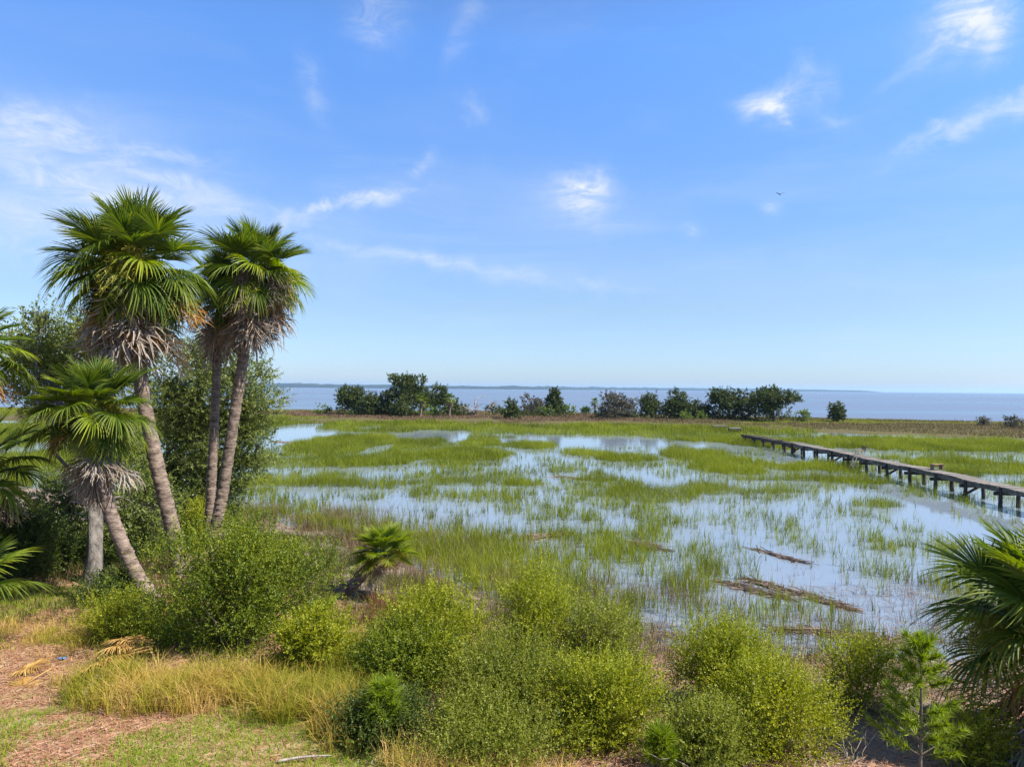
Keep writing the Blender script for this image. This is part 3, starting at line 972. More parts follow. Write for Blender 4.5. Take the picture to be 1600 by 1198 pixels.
# ---------------------------------------------------------------- young pines
def sapling(label, px, Y, top, wid, seed, whorls, group='young pines', up=.45, zg=None):
    r = np.random.default_rng(seed)
    c = at(px, top, Y)
    z0 = hz(c.x, Y) if zg is None else zg
    H = c.z - z0
    root = empty('pine_sapling', (c.x, Y, z0))
    tag(root, label, 'pine', group)
    tr = np.array([(math.sin(q * 3) * .03, 0, q * H) for q in np.linspace(0, .97, 14)])
    obj('trunk', mesh('trunk', [tube(tr, np.linspace(.028, .006, 14), 7)], M['stem_bark'], True), root)
    br, nd = [], []
    for w in range(whorls):
        u = .3 + .7 * (w + .5) / whorls
        p0 = tr[int(u * 13)]
        L = wid * (1.15 - u) * r.uniform(.8, 1.2) + .05
        nb_ = 5
        for q in range(nb_):
            a = q * 6.283 / nb_ + w * .7 + r.uniform(-.3, .3)
            tipp = p0 + np.array([math.cos(a) * L, math.sin(a) * L, L * up + .05])
            path = p0 + (tipp - p0) * np.linspace(0, 1, 6)[:, None]
            path[:, 2] += .06 * np.linspace(0, 1, 6) ** 2
            br.append(tube(path, np.linspace(.009, .004, 6), 4))
            m = 150
            tq = r.uniform(.35, 1.05, m)[:, None]
            pp = p0 + (tipp - p0) * tq
            ax = unit(tipp - p0)
            dd = unit(ax * .8 + r.standard_normal((m, 3)) * .6 + np.array([0, 0, .25])) * r.uniform(.09, .17, (m, 1))
            ww = unit(np.cross(dd, r.standard_normal((m, 3)))) * .006
            v = np.stack([pp - ww, pp + ww, pp + dd], 1).reshape(-1, 3)
            nd.append((v, np.arange(m * 3).reshape(-1, 3), np.clip(r.normal(.5, .2, m), 0, 1)))
    m = 160
    pp = tr[-1] + np.array([0, 0, -.2]) * r.random((m, 1))
    dd = unit(r.standard_normal((m, 3)) * .5 + np.array([0, 0, 1])) * r.uniform(.1, .2, (m, 1))
    ww = unit(np.cross(dd, r.standard_normal((m, 3)))) * .006
    nd.append((np.stack([pp - ww, pp + ww, pp + dd], 1).reshape(-1, 3), np.arange(m * 3).reshape(-1, 3), r.random(m)))
    obj('branches', mesh('branches', br, M['stem_bark'], True), root)
    obj('needles', mesh('needles', nd, M['pine']), root)


sapling('tallest pine sapling with a bare dark stem beside the right palm', 1436, 8.35, 985, .5, 201, 8)
sapling('small lime green conifer at the left end of the middle thicket', 597, 9.1, 1072, .26, 202, 6, up=.9)
sapling('tiny bright conifer at the bottom edge between the two thickets', 1030, 8.75, 1150, .22, 203, 5, up=.9)

# ---------------------------------------------------------------- trees of the far spit
def spit_tree(name, label, px0, px1, top, base, mat, seed, shape='round', n=620, cat='tree', dead=0.0):
    r = np.random.default_rng(seed)
    c = gp((px0 + px1) / 2, base, .55)
    Y = c.y
    H = at((px0 + px1) / 2, top, Y).z - .4
    w = (px1 - px0) / F * Y / 2
    zg = hz(c.x, Y)
    root = empty(name, (c.x, Y, zg))
    tag(root, label, cat, 'trees on the far spit')
    tp = np.array([(0, 0, -.2), (r.normal(0, .15), 0, H * .3), (r.normal(0, .4), r.normal(0, .3), H * .8)])
    obj('trunk', mesh('trunk', [tube(spline(tp, 12), np.linspace(.24, .07, 12) * max(.4, H / 6), 7)], M['stem_bark'], True), root)
    bl = []
    for i in range(15 if w > 1.6 else 8):
        a = r.uniform(0, 6.28)
        if shape == 'cone':
            q = r.uniform(.15, .95)
            ww = w * (1 - q) * .9
            bl.append((math.cos(a) * ww * .5, math.sin(a) * ww * .5, H * q, ww * .6 + .3, ww * .6 + .3, H * .13))
        elif shape == 'layer':
            q = r.uniform(.3, .95)
            ww = w * (1.1 - .6 * abs(q - .55))
            bl.append((math.cos(a) * ww * .6, math.sin(a) * ww * .6, H * q, ww * .55, ww * .55, H * .1))
        else:
            q = r.uniform(.2, .82)
            ww = w * math.sqrt(max(.3, 1 - (2 * q - .85) ** 2))
            bl.append((math.cos(a) * ww * .6, math.sin(a) * ww * .6, H * q, ww * .52, ww * .52, H * .2))
    bl.append((0, 0, H * .88, w * .22, w * .22, H * .12))
    ch = []
    for q in bl:
        ch += limbs(r, (0, 0, max(.3, q[2] - H * .25)), [q[:3]], .09, 5, .12, 4)
    if dead:
        for _ in range(int(26 * dead)):
            q = bl[r.integers(len(bl))]
            d = unit(r.standard_normal(3) + np.array([0, 0, .6]))
            ch += limbs(r, q[:3], [np.array(q[:3]) + d * np.array(q[3:]) * 1.7], .05, 5, .15, 3)
    obj('limbs', mesh('limbs', ch, M['bleached' if dead else 'stem_bark']), root)
    obj('crown', mesh('crown', [shoots(r, bl, int(n * (1 - .5 * dead) * max(.5, (w * H) / 9)), .6, 16, .3, .17, .3, .35, .25, clump=5)], M[mat]), root)


for i, a in enumerate([
    ('cedar_tree', 'dense dark rounded cedar at the left end of the far spit', 525, 573, 603, 647, 'far_leaf', 'round'),
    ('cedar_tree', 'low dark cedar joining the left end tree and the tallest one on the far spit', 566, 616, 614, 648, 'far_leaf', 'round'),
    ('pine_tree', 'tallest tree of the far spit with layered flat branches', 606, 664, 587, 648, 'far_leaf', 'layer'),
    ('cedar_tree', 'dark low tree in front under the tallest layered tree on the spit', 612, 650, 622, 650, 'far_leaf', 'round'),
    ('pine_tree', 'narrow upright tree just right of the tallest one on the far spit', 664, 697, 603, 647, 'far_leaf', 'layer'),
    ('cedar_tree', 'short bushy green tree at the right end of the left grove', 694, 726, 622, 648, 'far_leaf', 'round'),
    ('cedar_tree', 'single little dark cone tree standing forward of the spit brush', 784, 814, 626, 653, 'far_leaf', 'cone'),
    ('oak_tree', 'gray half bare tree between the little cone tree and the pointed pine', 810, 848, 619, 648, 'far_grey', 'round'),
    ('pine_tree', 'pointed conical pine alone left of center on the far spit', 845, 888, 609, 648, 'far_leaf', 'cone'),
    ('oak_tree', 'wide gray brown half dead oak left of the right grove on the spit', 932, 1000, 614, 653, 'far_grey', 'round'),
    ('cedar_tree', 'narrow dark tree next to the gray half dead oak', 1000, 1036, 614, 652, 'far_leaf', 'round'),
    ('cedar_tree', 'dark rounded tree in the middle of the right grove', 1030, 1076, 612, 653, 'far_leaf', 'round'),
    ('oak_tree', 'smaller mid green tree with gaps in the right grove', 1078, 1112, 626, 653, 'far_leaf', 'round'),
    ('pine_tree', 'blackish tree with a broad top just left of the last big one', 1110, 1170, 610, 654, 'far_leaf', 'layer'),
    ('oak_tree', 'last big spreading tree at the right end of the far grove', 1175, 1244, 608, 657, 'far_leaf', 'layer'),
    ('cedar_tree', 'lone small dark tree apart at the right on the bare spit', 1291, 1320, 632, 657, 'far_leaf', 'round'),
]):
    spit_tree(*a[:7], 300 + i, a[7], dead=.9 if a[6] == 'far_grey' else 0.0)
for i, a in enumerate([
    ('bright green low bush at the far left water edge of the spit', 486, 520, 634, 647, 'far_light'),
    ('small green bush below the tallest trees of the left grove', 652, 690, 634, 650, 'far_light'),
    ('low dark bush between the bleached snag and the little cone tree', 758, 788, 634, 648, 'far_leaf'),
    ('small green bush at the foot of the pointed pine', 846, 862, 636, 650, 'far_light'),
    ('tiny bright bush just right of the pointed pine', 880, 900, 632, 649, 'far_light'),
    ('low green bush left of the thin far palm', 902, 924, 637, 649, 'far_light'),
    ('low bright brush under the middle of the right grove', 1060, 1110, 642, 655, 'far_light'),
    ('pale green bush just right of the last big tree of the grove', 1240, 1268, 643, 658, 'far_light'),
    ('olive bush at the far right end of the spit', 1568, 1602, 651, 668, 'far_grey'),
    ('small rounded bush alone on the right spit before the end bush', 1528, 1545, 654, 664, 'far_grey'),
]):
    px0, px1, top, base, mt = a[1:]
    c = gp((px0 + px1) / 2, base, .5)
    shrub('spit_bush', a[0], 'bush', 'bushes on the far spit', px0, px1, top, c.y, mt, 130, .2, .11, .5, 12, 340 + i, None, 4, .35, .5, 5)


def far_palm(label, px, top, base, seed, wid=.55):
    c = gp(px, base, .55)
    H = at(px, top, c.y).z - hz(c.x, c.y)
    palm(label, [(c.x, c.y, hz(c.x, c.y)), (c.x + .1, c.y, hz(c.x, c.y) + H * .4), (c.x, c.y, hz(c.x, c.y) + H * .8)], .17, .14, wid, 16, [('dead', 4)], (), seed, 'palms on the far spit', -40, 2)


far_palm('thin far palm standing alone between the pointed pine and gray oak', 929, 622, 649, 401, .6)
far_palm('far palm in front of the tallest tree of the left grove', 657, 618, 650, 402, .75)
far_palm('far palm at the right side of the left grove', 702, 615, 650, 403, .75)

r = np.random.default_rng(77)
for i, (lab, px, top, base, sp_) in enumerate([
    ('bleached leafless snag with many forks beside the left grove', 742, 622, 650, 2.6),
    ('thin bare gray snag behind the little cone tree', 770, 624, 648, 1.0),
    ('bare gray snag between the oak and narrow tree of the right grove', 1001, 612, 652, 1.5)]):
    c = gp(px, base, .5)
    H = at(px, top, c.y).z - .4
    root = empty('dead_tree', (c.x, c.y, hz(c.x, c.y) - .05))
    tag(root, lab, 'dead tree', 'bare snags on the far spit')
    ch, bch = [tube(spline([(0, 0, 0), (.1, 0, H * .4), (-.1, .1, H * .75)], 10), np.linspace(.16, .06, 10), 7)], []
    for _ in range(22):
        z0 = r.uniform(.05, .7) * H
        bch += limbs(r, (0, 0, z0), [(r.normal(0, sp_ * .7), r.normal(0, sp_ * .5), z0 + r.uniform(.1, .45) * H)], .09, 7, .14, 4)
    obj('trunk', mesh('trunk', ch, M['bleached'], True), root)
    obj('branches', mesh('branches', bch, M['bleached'], True), root)

r = np.random.default_rng(55)
ub = []
for px in np.concatenate([r.uniform(525, 725, 46), r.uniform(770, 890, 20), r.uniform(925, 1245, 60)]):
    c = gp(px, 648.5 + 7 * (px - 600) / 600 * (px > 600), .5)
    hh = r.uniform(.4, 1.3)
    ub.append((c.x, c.y + r.uniform(-1, 3), hz(c.x, c.y) + hh * .5, r.uniform(.8, 2.2), 1.0, hh))
tag(obj('spit_undergrowth', mesh('spit_undergrowth', [shoots(r, ub, 3600, .5, 14, .24, .13, .3, .3, .3, clump=5)], M['far_leaf'])), 'dark tangled undergrowth joining the trees of the far spit', 'undergrowth', kind='stuff')

# wooded shores beyond the bay, far enough to be one mass
def ridge(name, label, px0, px1, Yd, h0, h1, seed, depth=350):
    n = 420
    px = np.linspace(px0, px1, n)
    X = np.array([at(p, 600, Yd).x for p in px])
    u = np.linspace(0, 1, n)
    h = (h0 + (h1 - h0) * u) * (.55 + .5 * fbm(X * .004, X * 0, seed, 4) + .35 * fbm(X * .03, X * 0, seed + 5, 2))
    h = h * sstep(0, .04, u) * sstep(1, .93, u) + .3
    rows = []
    for k, (dy, m) in enumerate(((0, 0), (8, .62), (30, .92), (depth * .5, 1), (depth, 0))):
        jit = 1 + .12 * (vnoise(X * .05, X * 0 + k * 7.3, seed + k) - .5)
        rows.append(np.stack([X, np.full(n, Yd + dy), h * m * jit], -1))
    v = np.concatenate(rows)
    j = np.arange(n - 1)
    f = np.concatenate([np.stack([k * n + j, k * n + j + 1, (k + 1) * n + j + 1, (k + 1) * n + j], -1) for k in range(4)])
    tag(obj(name, mesh(name, [(v, f)], FW, True)), label, 'woods', kind='stuff')


FW, t, b = material('far_woods')
g = t.nodes.new('ShaderNodeNewGeometry')
n_ = N(t, 'ShaderNodeTexNoise', Scale=.03, Detail=5.0)
t.links.new(g.outputs['Position'], n_.inputs['Vector'])
t.links.new(ramp(t, n_.outputs['Fac'], [(.3, (.010, .02, .014)), (.7, (.03, .042, .024))]), b.inputs['Base Color'])
b.inputs['Roughness'].default_value = 1
ridge('distant_woods', 'blue hazy line of woods on the left half of the horizon', -900, 960, 4600, 44, 20, 4)
ridge('distant_woods', 'thin low dark shore line on the horizon right of center', 820, 1390, 6200, 30, 16, 9)

# ---------------------------------------------------------------- marsh grasses
def hor(px):
    return 607 + (px - 800) * ROLL


# dense stands as seen in the photograph: x0, x1, top, bottom
ST = [(430, 800, 655, 672), (700, 1210, 660, 681), (470, 690, 672, 712), (500, 660, 695, 728), (690, 720, 668, 682), (640, 790, 690, 724), (722, 782, 678, 697), (788, 868, 682, 701),
      (884, 960, 694, 714), (930, 1022, 700, 722), (395, 615, 703, 731), (395, 615, 735, 761), (500, 560, 725, 745), (648, 762, 733, 759), (793, 860, 738, 759), (902, 962, 733, 753), (720, 800, 680, 684),
      (948, 1075, 747, 786), (1040, 1180, 742, 772), (1150, 1262, 748, 771), (1000, 1190, 664, 690), (1045, 1145, 694, 724), (1085, 1195, 712, 742), (1195, 1238, 712, 737),
      (1338, 1412, 765, 794), (1372, 1432, 704, 718), (1430, 1610, 708, 736), (1250, 1345, 712, 736), (1215, 1620, 676, 704), (1490, 1620, 716, 742), (0, 440, 648, 690), (0, 180, 690, 740),
      (1130, 1250, 676, 700), (840, 900, 668, 680), (1290, 1400, 745, 756), (370, 420, 735, 762), (380, 440, 664, 676), (780, 1000, 660, 676), (1160, 1330, 740, 752), (880, 1010, 770, 776), (1440, 1540, 737, 745),
      (540, 700, 664, 676)]
EL = []
for x0, x1, y0, y1 in ST:
    xm = (x0 + x1) / 2
    yn = HC * F / (y1 - hor(xm))
    yf = max((HC - .6) * F / (y0 - hor(xm)), yn + 1.5)
    ym = (yn + yf) / 2
    EL.append(((xm - 800) / F * ym, ym, (x1 - x0) / 2 / F * ym, (yf - yn) / 2))
# open pools inside them
PO = [(430, 500, 662, 676), (405, 470, 684, 704), (572, 612, 694, 713), (690, 735, 673, 690), (620, 705, 672, 690), (560, 600, 666, 672), (1415, 1620, 706, 712), (1260, 1330, 700, 712)]
EP = []
for x0, x1, y0, y1 in PO:
    xm = (x0 + x1) / 2
    yn, yf = HC * F / (y1 - hor(xm)), HC * F / (y0 - hor(xm))
    EP.append(((xm - 800) / F * (yn + yf) / 2, (yn + yf) / 2, (x1 - x0) / 2 / F * (yn + yf) / 2, (yf - yn) / 2))


def stand(x, y):
    nz = (fbm(x * .9, y * .6, 21, 4) - .5) * 1.9
    nz2 = (fbm(x * .2, y * .12, 24, 3) - .5) * .5
    v = np.full(x.shape, -9.0)
    for cx, cy, rx, ry in EL:
        v = np.maximum(v, 1 - ((x - cx) / (rx * 1.04)) ** 2 - ((y - cy) / (ry * 1.04)) ** 2)
    v = v + nz + nz2
    for cx, cy, rx, ry in EP:
        v = v - 2.2 * np.clip(1.25 - ((x - cx) / rx) ** 2 - ((y - cy) / ry) ** 2, 0, 1)
    return sstep(-.2, .2, v + .08)


def scatter(n, x0, x1, y0, y1, view=1.12):
    """random spots, evenly per square metre, inside a wide wedge about the lens"""
    x, y = rng.uniform(x0, x1, n), rng.uniform(y0, y1, n)
    k = np.abs(x) < (y * .78 * view + 2.5)
    return x[k], y[k]


gr = []
# dense stands by distance, blades grow coarser with distance
for (ya, yb, cnt, wd) in ((24, 45, 520000, .013), (45, 75, 800000, .022), (75, 118, 420000, .04), (118, 150, 40000, .06)):
    x, y = scatter(cnt, -yb * .9, yb * .9, ya, yb)
    p = stand(x, y) * (1 - .5 * sstep(.45, .75, fbm(x * 1.3, y * 1.3, 5, 2)))
    p = p * (y < bay(x) - 34 + 6 * (fbm(x * .1, y * .1, 6) - .5)) * (y > edge(x) + 1)
    k = rng.random(len(x)) < p
    x, y = x[k], y[k]
    n = len(x)
    h = rng.uniform(.4, .9, n) * (.45 + 1.05 * fbm(x * .4, y * .3, 31, 3))
    tint = -.12 + 1.0 * fbm(x * .3, y * .14, 33, 4) + rng.normal(0, .16, n) + .5 * (rng.random(n) < .05)
    gr.append(blades(np.stack([x, y, np.minimum(height(x, y), .0) - .02], -1), h, rng.uniform(.7, 1.3, n) * wd, rng.uniform(.02, .4, n), rng.uniform(0, 6.283, n), tint))
tag(obj('cordgrass', mesh('cordgrass', gr, M['cordgrass'])), 'bright green cordgrass standing in dense patches in the water', 'marsh grass', kind='stuff')

# open stems standing in the shallow water and on the wet mud
OPEN = [(1250, 1420, 862, 1010), (1400, 1620, 768, 870), (1210, 1330, 880, 960), (480, 600, 812, 822), (1000, 1060, 960, 1000), (1120, 1200, 915, 950)]
x, y = scatter(420000, -58, 58, 13.5, 64)
k = y > edge(x) - 1.5
x, y = x[k], y[k]
e = y - edge(x)
cl = fbm(x * .9, y * .6, 41, 3)
cl2 = fbm(x * .22, y * .2, 44, 3)
base_d = np.interp(y, [14, 17, 20, 24, 29, 36, 44, 55, 64], [.5, .9, .9, .8, .6, .45, .34, .24, .1])
base_d = base_d * (1 + 1.0 * sstep(7, 0, x) * sstep(27, 22, y)) * (1 - .12 * sstep(6, 13, x))
p = base_d * (.15 + 1.4 * sstep(.44, .62, cl) + .38 * sstep(7, 0, x) * sstep(27, 22, y)) * (.45 + .9 * sstep(.38, .6, cl2))
for x0, x1, y0, y1 in OPEN:
    xm, ym = (x0 + x1) / 2, (y0 + y1) / 2
    c = gp(xm, ym)
    yn, yf = HC * F / (y1 - hor(xm)), HC * F / (y0 - hor(xm))
    q = 1 - ((x - c.x) / ((x1 - x0) / 2 / F * c.y)) ** 2 - ((y - (yn + yf) / 2) / ((yf - yn) / 2)) ** 2
    p = p * (1 - .93 * sstep(-.35, .3, q + (cl - .5)))
k = rng.random(len(x)) < p * .55
x, y, cl = x[k], y[k], cl[k]
n = len(x)
z = np.minimum(height(x, y), .12)
hh = rng.uniform(.45, .95, n) * np.interp(y, [13, 20, 50], [.8, .92, .8])
m = 5
X, Y_, Z, H_ = (np.repeat(a, m) for a in (x, y, z, hh))
ln = rng.uniform(.05, .55, n * m)
ln[::m] *= .15
az_ = rng.uniform(0, 6.283, n * m)
Zb = Z - .03 + np.where(np.arange(n * m) % m == 0, 0, rng.uniform(0, .22, n * m))
dry = sstep(26, 20, y) * sstep(5, -4, x) * .2
tint = np.repeat(.1 + .55 * fbm(x * .5, y * .5, 47, 2) + dry + rng.normal(0, .17, n), m) + rng.normal(0, .07, n * m)
wd = np.interp(Y_, [14, 25, 50], [.010, .013, .022])
stem_ch = [blades(np.stack([X + rng.normal(0, .02, n * m), Y_ + rng.normal(0, .02, n * m), Zb], -1), H_ * rng.uniform(.55, 1, n * m), wd * rng.uniform(.7, 1.2, n * m), ln, az_, tint)]
tag(obj('marsh_stems', mesh('marsh_stems', stem_ch, M['cordgrass'])), 'scattered thin green reed stems standing in open shallow water', 'marsh grass', kind='stuff')

# last year's dead stalks standing among the new stems
x, y = scatter(90000, -14, 12, 13.5, 30)
e = y - edge(x)
k = (e > -3) & (rng.random(len(x)) < (.15 + .85 * sstep(.45, .6, fbm(x * .8, y * .7, 91, 3))) * sstep(9, 0, e) * (.35 + .65 * sstep(6, 0, x)) * .45)
x, y = x[k], y[k]
X, Y_ = np.repeat(x, 3) + rng.normal(0, .03, 3 * len(x)), np.repeat(y, 3) + rng.normal(0, .03, 3 * len(x))
n = len(X)
tag(obj('dead_marsh_stalks', mesh('dead_marsh_stalks', [blades(np.stack([X, Y_, np.minimum(height(X, Y_), .3) - .03], -1), rng.uniform(.25, .7, n), rng.uniform(.006, .011, n), rng.uniform(.0, .6, n), rng.uniform(0, 6.28, n), rng.normal(.6, .25, n))], M['brown_grass'])),
    'brown dead stalks standing among the green stems near the shore', 'dead stalks', kind='stuff')

# brown dead grass and low cover of the far spit
x, y = scatter(520000, -150, 150, 70, 156)
db = bay(x) - y
nzz = fbm(x * .06, y * .06, 51, 3)
k = (db > 2) & (db < 44 + 26 * (nzz - .5)) & (rng.random(len(x)) < .75)
x, y, db, nzz = x[k], y[k], db[k], nzz[k]
n = len(x)
gsel = (fbm(x * .045, y * .09, 53, 3) + .5 * sstep(12, 2, db) + .25 * sstep(-20, -50, x)) > .66
right = (x > 22) & (rng.random(n) < .75)
for nm, sel, mt, lab in (('dead_spit_grass', ~gsel & ~right, 'brown_grass', 'pinkish brown dead grass covering the far spit'),
                         ('olive_spit_grass', ~gsel & right, 'olive_grass', 'olive brown low marsh on the right end of the spit'),
                         ('green_spit_grass', gsel, 'cordgrass', 'bright green low cover along the far spit edge')):
    q = np.where(sel)[0]
    h = rng.uniform(.3, .6, len(q)) * (.6 if nm != 'dead_spit_grass' else 1.0)
    ch = [blades(np.stack([x[q], y[q], height(x[q], y[q]) - .03], -1), h, rng.uniform(.03, .08, len(q)), rng.uniform(.1, .7, len(q)), rng.uniform(0, 6.28, len(q)), rng.normal(.5, .2, len(q)))]
    tag(obj(nm, mesh(nm, ch, M[mt])), lab, 'grass', kind='stuff')


def tufts(cx, cy, per, h, w, spread, lean=(.1, .8), tint=.5, ts=.16):
    n = len(cx)
    X, Y_ = np.repeat(cx, per) + rng.normal(0, spread, n * per), np.repeat(cy, per) + rng.normal(0, spread, n * per)
    hs = np.repeat(rng.uniform(.65, 1.2, n), per) * rng.uniform(.45, 1.1, n * per) * h
    tn = np.repeat(rng.normal(tint, ts, n), per) + rng.normal(0, .12, n * per)
    return blades(np.stack([X, Y_, height(X, Y_) - .02], -1), hs, w * rng.uniform(.6, 1.3, n * per), rng.uniform(*lean, n * per), rng.uniform(0, 6.283, n * per), tn)


# tall golden grass along the lawn edge
def band(poly, n, jit):
    P = [gp(px, py, .7) for px, py in poly]
    P = np.array([(q.x, q.y) for q in P])
    i = rng.integers(0, len(P) - 1, n)
    u = rng.random(n)[:, None]
    q = P[i] * (1 - u) + P[i + 1] * u + rng.normal(0, 1, (n, 2)) * jit
    return q[:, 0], q[:, 1]


bx, by = band([(150, 1075), (230, 1098), (330, 1095), (430, 1105), (530, 1112), (560, 1135)], 320, (.25, .30))
bx2, by2 = band([(560, 1100), (545, 1040), (560, 1010)], 110, (.22, .3))
bx3, by3 = band([(640, 1190), (760, 1215), (900, 1220)], 110, (.3, .25))
bx4, by4 = band([(5, 985), (80, 1000), (140, 1010)], 60, (.3, .3))
gt = -.05 + 1.1 * fbm(bx * 1.1, by * 1.1, 95, 3)
gch = [tufts(bx, by, 46, .52, .008, .06, (.1, .9), gt, .2), tufts(bx2, by2, 44, .55, .008, .08, (.1, .8), .35), tufts(bx3, by3, 34, .5, .008, .08, (.1, .8), .7), tufts(bx4, by4, 30, .3, .008, .1, (.2, .9), .5)]
tag(obj('tall_dry_grass', mesh('tall_dry_grass', gch, M['gold_grass'])), 'tall golden dry grass between the lawn and the shrubs', 'grass', kind='stuff')

# shaded green grass and weeds below the oaks, and the wet fringe behind the shrubs
x, y = scatter(9000, -16, -4, 13.2, 24)
k = rng.random(len(x)) < .25 + .6 * sstep(.4, .6, fbm(x, y, 61))
sh = [tufts(x[k], y[k], 7, .38, .010, .07, (.1, .8), .32)]
x, y = scatter(7000, -7, 12, 11.8, 19)
k = (y < edge(x) + .5) & (y > edge(x) - 5) & (rng.random(len(x)) < .12 + .7 * sstep(.42, .62, fbm(x * .8, y * .8, 63)) * (1 - .85 * sstep(1, 3, x)))
sh.append(tufts(x[k], y[k], 9, .42, .010, .08, (.05, .6), .55))
x, y = scatter(1500, -6, -1.5, 13.5, 19)
k = (y < edge(x) + 1) & (rng.random(len(x)) < .55)
sh.append(tufts(x[k], y[k], 9, .34, .010, .07, (.05, .7), .6))
tag(obj('fringe_grass', mesh('fringe_grass', sh, M['olive_grass'])), 'olive and straw coloured grass on the shaded bank and wet fringe', 'grass', kind='stuff')
c = gp(622, 968, .3)
rr_ = [tufts(rng.normal(c.x, .22, 20), rng.normal(c.y, .22, 20), 60, .55, .009, .08, (.05, .6), .45)]
c2 = gp(590, 1000, .3)
rr_.append(tufts(rng.normal(c2.x, .3, 10), rng.normal(c2.y, .3, 10), 60, .4, .009, .08, (.05, .5), .3))
tag(obj('rush_clump', mesh('rush_clump', rr_, M['rust_grass'])), 'rust brown clump of rushes under the small leaning palm', 'rushes', kind='stuff')

# lawn blades and fallen litter
x, y = scatter(300000, -14, 1, 7.5, 15.5)
gn = fbm(x * .55, y * .55, 71, 4)
k = (rng.random(len(x)) < (.25 + .7 * fbm(x * 2.6, y * 2.6, 78, 2)) * sstep(.47, .58, gn + .07 * sstep(10.0, 8.6, y + 1.6 * (fbm(x * .9, y * .9, 75, 3) - .5)) - .09 * sstep(9.2, 9.9, y) * sstep(11.6, 10.6, y)) + .03) & (y < edge(x) - 10.5)
x, y = x[k], y[k]
n = len(x)
lw = [blades(np.stack([x, y, height(x, y) - .01], -1), rng.uniform(.04, .13, n), rng.uniform(.005, .010, n), rng.uniform(.2, 1.0, n), rng.uniform(0, 6.28, n), .3 + .5 * fbm(x * 2, y * 2, 72) + rng.normal(0, .12, n))]
tag(obj('lawn_grass', mesh('lawn_grass', lw, M['lawn'])), 'patchy short green grass on the littered lawn', 'lawn', kind='stuff')


def flakes(x, y, ln, wd, tint, lift=.03, tilt=.15):
    n = len(x)
    a = rng.uniform(0, 6.283, n)
    d = np.stack([np.cos(a), np.sin(a), rng.normal(0, tilt, n)], -1) * (ln / 2)[:, None]
    s = np.stack([-np.sin(a), np.cos(a), rng.normal(0, .3, n)], -1) * (wd / 2)[:, None]
    p = np.stack([x, y, np.maximum(height(x, y), .0) + rng.uniform(.004, lift, n)], -1)
    v = np.stack([p - d - s, p - d + s, p + d + s * .5, p + d - s * .5], 1).reshape(-1, 3)
    return v, np.arange(n * 4).reshape(-1, 4), np.clip(tint, 0, 1)


x, y = scatter(120000, -14, 1.5, 7.5, 15.5)
k = rng.random(len(x)) < .25 + .75 * sstep(.6, .45, fbm(x * .55, y * .55, 71, 4))
x, y = x[k], y[k]
n = len(x)
lt = [flakes(x, y, rng.uniform(.03, .16, n), rng.uniform(.004, .012, n), rng.normal(.5, .25, n))]
tag(obj('fallen_litter', mesh('fallen_litter', lt, M['litter'])), 'reddish brown fallen needles and leaf litter on the lawn', 'litter', kind='stuff')
x, y = scatter(90000, -6, 13, 9, 19)
k = (rng.random(len(x)) < sstep(.4, .6, fbm(x * .7, y * 1.6, 81)) * (.15 + .85 * sstep(-5, -2.5, y - edge(x)) * sstep(.5, -1.2, y - edge(x))) * sstep(-2.5, 1, x))
x, y = x[k], y[k]
n = len(x)
wr = [flakes(x, y, rng.uniform(.08, .5, n), rng.uniform(.006, .014, n), rng.normal(.5, .24, n), .06, .1)]
tag(obj('shore_wrack', mesh('shore_wrack', wr, M['wrack'])), 'washed up brown reed stalks along the muddy shore', 'debris', kind='stuff')


x, y = scatter(60000, 0, 12, 7.5, 14)
k = (y < edge(x) - .5) & (rng.random(len(x)) < .35 + .65 * sstep(.4, .6, fbm(x * .8, y * .8, 83)))
x, y = x[k], y[k]
n = len(x)
tag(obj('bank_litter', mesh('bank_litter', [flakes(x, y, rng.uniform(.05, .3, n), rng.uniform(.005, .012, n), rng.normal(.6, .2, n), .05, .12)], M['litter'])), 'pinkish dry stalk litter on the right bank between the shrubs', 'litter', kind='stuff')


# rafts of dead reed stalks floating on the water
def raft(label, a, b_, width, n, seed, curve=0.0):
    r = np.random.default_rng(seed)
    A, B = gp(*a), gp(*b_)
    d = np.array([B.x - A.x, B.y - A.y])
    L = np.linalg.norm(d)
    ex = d / L
    ey = np.array([-ex[1], ex[0]])
    u = r.random(n)
    uu = u * L * 1.3
    wv = .2 + 1.3 * vnoise(uu, uu * 0 + seed * 3.1, seed) ** 1.5
    t_ = r.normal(0, 1, n) * width * wv * .55 + curve * np.sin(u * np.pi) + (fbm(uu * .6, uu * 0 + seed, seed + 3, 2) - .5) * L * .13
    t_ = np.where(r.random(n) < .12, t_ * 2.5, t_)
    p = (u * L - L / 2)[:, None] * ex + t_[:, None] * ey
    an = math.atan2(d[1], d[0]) + r.normal(0, .4, n)
    ln = r.uniform(.3, 1.1, n) / 2
    wd = r.uniform(.008, .018, n)
    z = .006 + np.abs(r.normal(0, .028, n))
    dd = np.stack([np.cos(an) * ln, np.sin(an) * ln, r.normal(0, .035, n)], -1)
    s = np.stack([-np.sin(an) * wd, np.cos(an) * wd, 0 * an], -1)
    P = np.concatenate([p, z[:, None]], 1)
    up = np.array([0, 0, 1.0]) * wd[:, None]
    v = np.stack([P - dd - s, P - dd + s, P - dd + up, P + dd - s, P + dd + s, P + dd + up], 1).reshape(-1, 3)
    o = (np.arange(n) * 6)[:, None]
    f = np.concatenate([o + [0, 2, 5, 3], o + [1, 4, 5, 2]], 1).reshape(-1, 4)
    ob = obj('reed_raft', mesh('reed_raft', [(v, f, np.repeat(np.clip(r.normal(.5, .22, n), 0, 1), 2))], M['wrack']), None, ((A.x + B.x) / 2, (A.y + B.y) / 2, 0))
    tag(ob, label, 'reed raft', 'rafts of dead reeds on the water')


